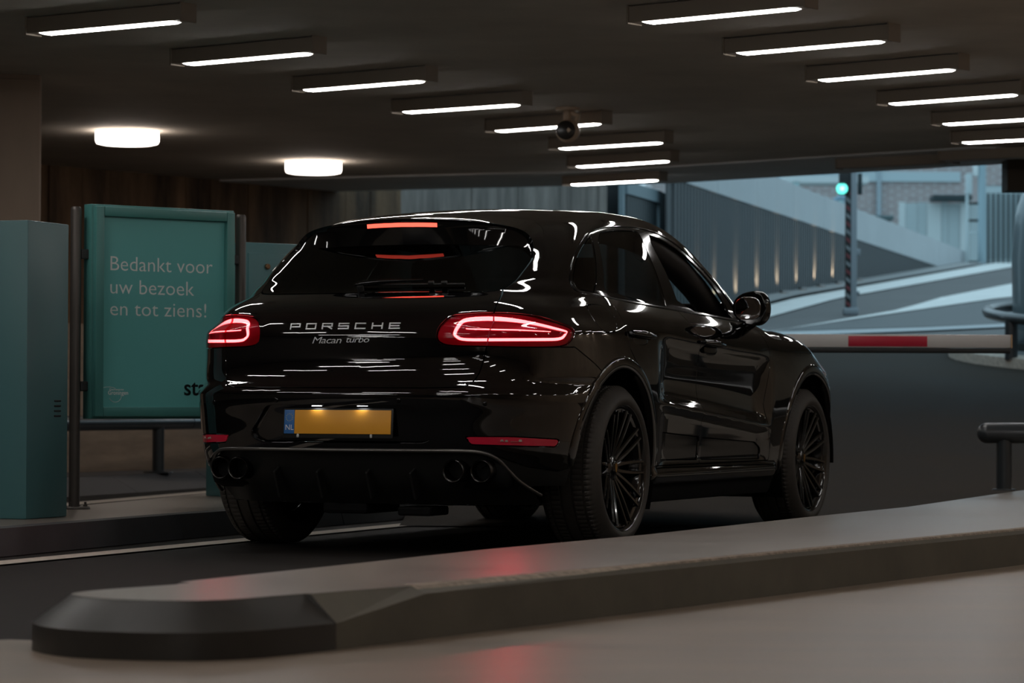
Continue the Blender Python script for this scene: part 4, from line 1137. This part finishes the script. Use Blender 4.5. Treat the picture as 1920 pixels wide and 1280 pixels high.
def framebar(u0, u1, z0, z1, name='frame_bar'):
    obj(name, bevbox((u1 - u0, .03, z1 - z0), ((u0 + u1) / 2, -.0615, (z0 + z1) / 2), .0035), TEALF, sg, 30)
e = .012
framebar(U0 + e, U0 + e + .048, Z0 + e, Z1 - e); framebar(U1 - e - .048, U1 - e, Z0 + e, Z1 - e)
framebar(U0 + e + .049, U1 - e - .049, Z1 - e - .048, Z1 - e); framebar(U0 + e + .049, U1 - e - .049, Z0 + e, Z0 + e + .048)
obj('poster', box_data(U0 + .06, U1 - .06, -.0500, -.0480, Z0 + .06, Z1 - .06), TEALP, sg)
TXT = mat('poster_text_grey', (.86, .87, .84), .5); TXTB = mat('poster_text_black', (.010, .016, .016), .5)
def sign_text(body, u, z, width, height, m, name='printed_line', thin=-.006):
    V, Fq = text_data(body, 1.0, thin=thin)
    x0 = min(v[0] for v in V); x1 = max(v[0] for v in V); hh = max(v[1] for v in V)
    return tag(obj(name, ([(u + (v[0] - x0) / (x1 - x0) * width, -.0512, z + v[1] / hh * height) for v in V], Fq), m, sg), kind='stuff' if len(body) > 3 else None)
sign_text('Bedankt voor', .172, 1.211, .612, .072, TXT)
sign_text('uw bezoek', .172, 1.093, .500, .072, TXT)
sign_text('en tot ziens!', .172, .982, .575, .072, TXT)
sign_text('Gemeente', .170, .600, .085, .010, TXT, 'municipal_logo', .012); sign_text('Groningen', .163, .578, .118, .021, TXT, 'municipal_logo', .012)
arc = [(.185 + .045 * math.cos(a) - .02, -.0515, .603 + .014 * math.sin(a)) for a in np.linspace(.4, 3.3, 12)]
obj('logo_swoosh', tube(arc, .0011, 5), TXT, sg)
arc = [(.205 + .035 * math.cos(a) - .0, -.0515, .570 + .030 * math.sin(a)) for a in np.linspace(3.5, 6.5, 14)]
obj('logo_swoosh', tube(arc, .0012, 5), TXT, sg)
for du, dz in ((0, 0), (.003, 0), (0, .0015)): sign_text('sta', .615 + du, .577 + dz, .135, .066, TXTB, 'printed_word', .006)

# guard rails
RAILM = mat('dark_rail_paint', (.030, .036, .040), .32, coat=.3)
def bend(a, b, c, r, n=8):
    return None
g = empty('guard_rail', (0, 0, 0)); tag(g, 'low dark tubular guard rail behind the notice board, along the far kerb', 'guard rail')
A = Vector((-4.2, 18.9, .50)); B_ = Vector((-2.50, 23.1, .50)); Cc = Vector((-1.6, 25.8, .50))
obj('rail', tube([A, B_], .055, 20), RAILM, g, 60); obj('rail', tube([B_ + (Cc - B_).normalized() * .012, Cc], .054, 20), RAILM, g, 60)
for t in (.20, .895):
    p = A.lerp(B_, t)
    q = obj('rail_post', tube([(p.x, p.y, .12), (p.x, p.y, .49)], .045, 18), RAILM, g, 60); obj('foot_plate', lathe([(0, .132), (.11, .132), (.115, .125), (.115, .12)], 24), RAILM, q).location = (p.x, p.y, 0)
p = B_.lerp(Cc, .6)
q = obj('rail_post', tube([(p.x, p.y, .12), (p.x, p.y, .49)], .045, 18), RAILM, g, 60); obj('foot_plate', lathe([(0, .132), (.11, .132), (.115, .125), (.115, .12)], 24), RAILM, q).location = (p.x, p.y, 0)
g = empty('guard_rail', (0, 0, 0)); tag(g, 'low dark tubular guard rail on the kerb island at the right edge', 'guard rail')
pts = [(2.865, 18.0, .492), (3.4, 17.95, .494), (4.3, 17.85, .496)]
V, Fq = tube(pts, .062, 24, True); 
obj('rail', (V, Fq), RAILM, g, 60)
bm = bmesh.new(); bmesh.ops.create_uvsphere(bm, u_segments=24, v_segments=14, radius=.062, matrix=Matrix.Translation(pts[0])); obj('rail_end', bm, RAILM, g, 180)
for x in (2.965, 4.1):
    q = obj('rail_post', tube([(x, 17.99, .149), (x, 17.99, .48)], .046, 20), RAILM, g, 60); obj('foot_plate', lathe([(0, .156), (.07, .157), (.072, .151), (.072, .149)], 24), RAILM, q).location = (x, 17.99, 0)

# boom barrier
b = empty('boom_barrier', (.55, 18.7, 0)); tag(b, 'white barrier arm with a red band, closed across the lane ahead of the car', 'barrier')
WHITEM = mat('barrier_white', (.50, .485, .47), .35, noise=(2, .05, (1, 1, 1))); REDM = mat('barrier_red', (.42, .012, .035), .35)
obj('barrier_cabinet', bevbox((.30, .36, 1.0), (0, .25, .52), .02), mat('barrier_housing', (.05, .16, .17), .4), b, 40)
obj('boom_arm', bevbox((2.70, .05, .083), (1.22, 0, 1.058), .006), WHITEM, b, 40)
obj('red_band', bevbox((.495, .056, .066), (1.800, 0, 1.056), .003), REDM, b, 40)['label'] = 'red band on the white arm'
obj('rubber_edge', bevbox((2.70, .045, .032), (1.22, 0, .999), .006), mat('arm_rubber', (.008, .009, .010), .5), b, 40)
obj('end_cap', bevbox((.010, .054, .085), (2.575, 0, 1.058), .003), mat('cap_orange_beige', (.42, .27, .15), .5), b)

# ------------------------------------------------------------------ outside: the ramp cutting and the street beyond
RIBM = mat('ribbed_wall_grey', (.115, .125, .13), .6)
WA, WB = Vector((2.07, 35.9)), Vector((8.26, 57.8))
def woff(t): return WA + (WB - WA) * t
rw = wall('wall_ramp', woff(-.04), woff(1.02), -.2, 3.3, RIBM, .03)
d = (WB - WA).normalized(); n = Vector((d.y, -d.x)); L = (WB - WA).length
V = []; Fq = []; k = int(L / .18)
for i in range(k):
    p = WA + d * (i * .18 - .7); q = p + d * .085; b0 = len(V)
    for v in (p, p + n * .04, q + n * .04, q): V += [(v.x, v.y, zr(v.y) - .1), (v.x, v.y, 3.29)]
    for j in range(3): Fq.append((b0 + 2 * j, b0 + 2 * j + 2, b0 + 2 * j + 3, b0 + 2 * j + 1))
    Fq.append((b0 + 1, b0 + 3, b0 + 5, b0 + 7))
struct('wall_rib', (V, Fq), RIBM, rw)['kind'] = 'stuff'
# pale parapet of precast panels above the ribs
PARM = mat('parapet_pale_concrete', (.52, .56, .58), .7, noise=(1.2, .06, (1, 1, 1)))
pr = wall('wall_parapet', woff(-.05) , woff(1.16), 3.32, 3.77, PARM, .3)
u = -.04
while u < 1.15:
    a = woff(u) + d * .006; b_ = woff(min(u + .115, 1.16)) - d * .006
    struct('panel', prism([(v.x, v.y) for v in (a, a + n * .05, b_ + n * .05, b_)], 3.30, 3.79), PARM, pr); u += .115
# recessed uplights along the foot of the ribbed wall
UPM = mat('uplight_lens', (.9, .7, .5), .4, emit=(1.0, .74, .48), estr=.4)
i = 0
for px_ in (1306, 1338, 1379, 1419, 1457, 1493, 1528, 1562, 1600):
    s_ = (px_ - 966) / 5600
    t = (s_ * WA.y - WA.x) / ((WB.x - WA.x) - s_ * (WB.y - WA.y)); p = woff(t) + n * .14; z = zr(p.y) + .055
    o = empty('ground_uplight', (p.x, p.y, z)); i += 1; tag(o, 'warm uplight at the foot of the ribbed wall, the ' + ['leftmost', 'second', 'third', 'fourth', 'fifth', 'sixth', 'seventh', 'eighth', 'ninth'][i - 1] + ' from the left', 'uplight', 'uplights along the ramp wall')
    obj('uplight_ring', lathe([(.05, .0), (.05, .03), (.065, .03), (.07, 0)], 20), mat('uplight_steel', (.3, .3, .3), .4, metal=.8), o)
    obj('uplight_glass', lathe([(0, .022), (.05, .022)], 20), UPM, o)
    ld = bpy.data.lights.new('uplight_beam', 'SPOT'); ld.energy = 30; ld.color = (1.0, .72, .46); ld.spot_size = R(58); ld.spot_blend = .8; ld.shadow_soft_size = .03
    lo = link(bpy.data.objects.new('uplight_beam', ld), o); lo.location = (0, 0, .05); lo.rotation_euler = (math.pi, 0, 0)
    lo.rotation_euler = Vector((-n.x * .55, -n.y * .55, 1)).to_track_quat('-Z', 'Y').to_euler()
# barred gate between the hall wall and the ribbed wall
GM = mat('gate_steel_blue', (.20, .27, .30), .5); GD = mat('gate_bar_dark', (.020, .030, .034), .5)
gt = empty('barred_gate', (0, 0, 0)); tag(gt, 'tall dark barred gate in a pale steel frame left of the ribbed wall', 'gate')
ga, gb = Vector((1.23, 33.6)), Vector((1.78, 35.5)); gd = (gb - ga).normalized(); gn = Vector((gd.y, -gd.x)); GL_ = (gb - ga).length
def gpost(u, w, z0, z1, m, name, th=.06):
    p = ga + gd * u; q = ga + gd * (u + w); return obj(name, prism([(v.x, v.y) for v in (p - gn * th / 2, p + gn * th / 2, q + gn * th / 2, q - gn * th / 2)], z0, z1), m, gt)
gpost(-.05, .10, 0, 3.16, GM, 'gate_post', .05); gpost(GL_ - .25, .22, 0, 3.16, GM, 'gate_post', .06)
gpost(.07, GL_ - .32, 3.02, 3.16, GM, 'gate_lintel', .10)
for k in range(14):
    gpost(.16 + k * (GL_ - .5) / 14, .09, .1, 3.02, GD, 'gate_bar', .04)
struct('wall_recess', prism([(.98, 34.3), (2.16, 37.6), (1.8, 37.9), (.7, 34.4)], -.2, 3.25), mat('recess_shade', (.010, .013, .014), .8))  # solid near-black slab standing for the shade behind the gate
# traffic light
tlx, tly = 4.16, 36.7; tz = zr(tly)
tf = empty('traffic_light', (tlx, tly, tz)); tag(tf, 'traffic light showing green on a grey post with red and white stripes', 'traffic light')
PG = mat('signal_post_grey', (.27, .31, .34), .5); BK = mat('signal_black', (.008, .010, .011), .5)
obj('post', bevbox((.075, .10, 2.05), (.035, 0, 1.02), .01), PG, tf, 40)
obj('post_foot', bevbox((.19, .14, .10), (.0, 0, .05), .03), PG, tf, 40)
obj('stripe_backing', bevbox((.058, .10, 1.98), (-.035, 0, 1.05), .006), BK, tf, 40)
SR = mat('stripe_red', (.16, .03, .035), .5); SW = mat('stripe_pale', (.20, .225, .235), .5)
for k in range(15):
    z = .14 + k * .098
    obj('stripe', ([(-.062, -.0512, z), (-.008, -.0512, z - .045), (-.008, -.0512, z + .0), (-.062, -.0512, z + .045)], [(0, 1, 2, 3)]), SW if k % 2 else SR, tf)
sh = obj('signal_head', bevbox((.125, .11, .36), (-.085, -.03, 1.66), .02), BK, tf, 40)
obj('signal_hood', bevbox((.085, .11, .02), (-.115, -.12, 1.625), .008), BK, tf, 40)
GRN = mat('green_signal', (.2, .8, .7), .3, emit=(.12, .85, .70), estr=1.6); GRC = mat('signal_core', (.8, .8, .8), .3, emit=(.75, .95, .92), estr=1.0)
o = obj('green_lens', lathe([(0, -.018), (.04, -.014), (.068, 0), (.07, .02)], 28, 'Y'), GRN, sh, 180); o.location = (-.115, -.085, 1.555)
o2 = obj('lens_core', lathe([(0, -.021), (.026, -.018), (.03, -.012)], 20, 'Y'), GRC, sh, 180); o2.location = (-.115, -.085, 1.555)
obj('push_box', bevbox((.05, .08, .26), (.115, .02, 1.62), .01), mat('box_dark_teal', (.02, .04, .045), .5), tf, 40)
obj('bracket', bevbox((.05, .05, .04), (.085, 0, .28), .008), PG, tf, 40); obj('bracket', bevbox((.06, .06, .08), (.085, 0, .78), .008), PG, tf, 40)
# round kiosk column with its hoop rail on the curved island
ki = empty('kerb_island', (0, 0, 0)); tag(ki, 'curved traffic island with a worn white edge at the right, before the ramp', 'kerb island')
c0 = Vector((6.6, 29.6)); rx, ry = 2.25, 2.35
def oval(k, n=56): return [(c0.x + rx * k * math.cos(2 * math.pi * i / n), c0.y + ry * k * math.sin(2 * math.pi * i / n)) for i in range(n)]
P1, P2 = oval(1.0), oval(.93); n_ = len(P1)
V = [(x, y, zr(y) - .05) for x, y in P1] + [(x, y, zr(y) + .10) for x, y in P1] + [(x, y, zr(y) + .12) for x, y in P2]
Fq = []
for i in range(n_):
    j = (i + 1) % n_; Fq += [(i, j, n_ + j, n_ + i), (n_ + i, n_ + j, 2 * n_ + j, 2 * n_ + i)]
obj('white_edge', (V, Fq), LINEW, ki)['label'] = 'worn white painted edge'
obj('island_top', ([(x, y, zr(y) + .12) for x, y in P2], [tuple(range(n_))]), mat('island_grey', (.11, .12, .125), .6), ki)
kc = empty('round_kiosk', (5.62, 29.3, zr(29.3) + .10)); tag(kc, 'big smooth grey round-topped column at the right edge behind a hoop rail', 'kiosk')
KM = mat('kiosk_grey', (.14, .19, .21), .30, coat=.3)
prof = [(.62, 0), (.66, .05), (.70, .25), (.71, .9), (.69, 1.15)] + [(.69 * math.cos(a) ** .8 if a < 1.5 else .0, 1.15 + .75 * math.sin(a)) for a in np.linspace(.1, 1.57, 12)]
obj('kiosk_shell', lathe(prof, 56), KM, kc, 60)
obj('kiosk_plinth', lathe([(.60, .06), (.745, .06), (.75, 0), (.60, -.1)], 48), DARK, kc, 60)
hr = empty('guard_rail', (0, 0, 0)); tag(hr, 'dark hoop guard rail curving round the grey kiosk column', 'guard rail')
hz = lambda y: zr(y) + .475
pts = [(6.9, 27.75), (6.2, 27.6), (5.6, 27.58)] + [(5.45 + .80 * math.cos(a), 29.02 + 1.45 * math.sin(a)) for a in np.linspace(-1.75, -4.5, 20)] + [(5.6, 30.46), (6.2, 30.45), (6.9, 30.3)]
obj('rail', tube([(x, y, hz(y)) for x, y in pts], .052, 16), RAILM, hr, 60)
for x, y in ((4.74, 28.35), (6.2, 27.6), (5.6, 30.46)):
    obj('rail_post', tube([(x, y, zr(y) + .08), (x, y, hz(y) - .01)], .062, 16), RAILM, hr, 60)
# street: brick house, pale boards, pole, fence
BR = bpy.data.materials.new('pale_brick'); BR.use_nodes = True
nt = BR.node_tree; tc = nt.nodes.new('ShaderNodeTexCoord'); mp = nt.nodes.new('ShaderNodeMapping'); br = nt.nodes.new('ShaderNodeTexBrick')
mp.inputs['Rotation'].default_value = (math.pi / 2, 0, 0)
br.inputs['Color1'].default_value = (.30, .225, .215, 1); br.inputs['Color2'].default_value = (.37, .29, .28, 1); br.inputs['Mortar'].default_value = (.52, .54, .55, 1)
br.inputs['Scale'].default_value = 1.0; br.inputs['Brick Width'].default_value = .42; br.inputs['Row Height'].default_value = .105; br.inputs['Mortar Size'].default_value = .018
nt.links.new(tc.outputs['Object'], mp.inputs[0]); nt.links.new(mp.outputs[0], br.inputs['Vector']); nt.links.new(br.outputs[0], nt.nodes['Principled BSDF'].inputs['Base Color'])
bh = empty('brick_house', (0, 0, 0)); tag(bh, 'pale brick house facade across the street above the parapet', 'building')
obj('facade', box_data(4, 26, 86, 90, 3.5, 13), BR, bh)
obj('facade_band', box_data(5, 12.9, 85.9, 86.02, 7.05, 7.32), mat('pale_blue_band', (.48, .60, .64), .6), bh)
obj('drain_pipe', tube([(10.55, 85.9, 3.6), (10.55, 85.9, 12)], .07, 10), mat('pale_pipe', (.36, .45, .50), .5), bh)
obj('drain_pipe', tube([(9.55, 85.9, 3.6), (9.55, 85.9, 12)], .05, 10), mat('pale_pipe', (.36, .45, .50), .5), bh)
PB = mat('pale_board', (.46, .55, .57), .6); PB2 = mat('pale_board_bright', (.62, .70, .71), .6)
hb = empty('hoarding', (0, 0, 0)); tag(hb, 'pale hoarding of upright boards in front of the brick house', 'hoarding')
x = 9.72; k = 0
while x < 11.8:
    w = (.17, .30, .24, .36)[k % 4]; obj('board', box_data(x, x + w - .012, 75 + .02 * (k % 3), 75.08, 3.58, 5.72 - .02 * (k % 2)), PB2 if k in (0, 3, 6) else PB, hb); x += w; k += 1
obj('awning', bevbox((.98, .7, .14), (10.98, 74.75, 5.80), .03), mat('awning_dark', (.02, .04, .045), .6), hb)['label'] = 'dark flat awning on top of the boards'
shd = empty('shed', (8.75, 76, 3.58)); tag(shd, 'low dark shed left of the pale hoarding', 'shed')
obj('shed_wall', box_data(-.75, .85, 0, 1.5, 0, 1.75), mat('shed_dark', (.09, .11, .115), .7), shd); obj('shed_roof', box_data(-.85, .95, -.1, 1.6, 1.75, 1.86), mat('shed_roof_teal', (.10, .16, .17), .6), shd)
obj('shed_door', box_data(.15, .60, -.03, 0, 0, 1.5), mat('shed_door', (.14, .11, .105), .7), shd)
pp = empty('utility_pole', (9.58, 60.9, 3.4)); tag(pp, 'thick grey-blue pole with a pale box and rungs right of the hoarding', 'pole')
PM = mat('pole_blue_grey', (.30, .42, .47), .5)
obj('pole_shaft', tube([(0, 0, -.3), (0, 0, 2.6)], .085, 18), PM, pp, 60)
obj('rung_rail', bevbox((.06, .05, 2.0), (-.30, 0, .65), .01), PB, pp)
obj('pole_box', bevbox((.13, .12, .42), (-.27, -.03, 1.75), .02), PB, pp, 40); obj('pole_box', bevbox((.10, .12, .30), (-.13, -.03, 2.05), .02), PB2, pp, 40)
for z in (.15, .75, 1.0, 1.35): obj('rung', bevbox((.24, .04, .05), (-.16, 0, z), .008), DARK if z != .75 else PB, pp)
fe = empty('bar_fence', (9.9, 62.2, 3.5)); tag(fe, 'dark upright-bar fence between pole and grey kiosk column', 'fence')
for k in range(16): obj('fence_bar', box_data(k * .105, k * .105 + .04, 0, .03, .05, 1.55), GD, fe)
obj('fence_rail', box_data(-.05, 1.65, .03, .07, 1.55, 1.68), PB, fe); obj('fence_rail', box_data(-.05, 1.65, .03, .07, .10, .18), PB, fe)
obj('fence_backing', box_data(-.05, 3.5, .5, .55, 0, 1.75), mat('fence_dark', (.34, .42, .44), .7), fe)
hf = empty('shelter', (0, 0, 0)); tag(hf, 'pale blue shelter frame behind the parapet left of the traffic light', 'shelter')
obj('shelter_roof', box_data(6.55, 8.6, 72, 73.2, 5.98, 6.14), PB2, hf)
for x in (6.78, 7.85): obj('shelter_post', box_data(x, x + .13, 72, 72.1, 3.5, 6.0), mat('shelter_teal', (.40, .60, .62), .5), hf)
for k, (x, lb) in enumerate(((7.40, 'left one of two round pale blue hoops under the shelter'), (7.86, 'right of two round pale blue hoops under the shelter'))):
    w_ = empty('cycle_hoop', (x, 71.6 - .3 * k, 5.15)); tag(w_, lb, 'hoop', 'round blue hoops')
    a = np.linspace(0, 2 * math.pi, 32, endpoint=False)
    obj('hoop_ring', tube([(.30 * math.cos(t), 0, .42 * math.sin(t)) for t in a], .055, 8, closed=True), mat('hoop_blue', (.22, .38, .50), .5), w_, 60)
    obj('hoop_disc', lathe([(0, .02), (.28, .02)], 24, 'Y'), mat('hoop_pale', (.42, .52, .60), .5), w_)
    obj('hoop_stand', box_data(-.04, .04, -.03, .03, -1.6, -.40), mat('hoop_blue', (.22, .38, .50), .5), w_)
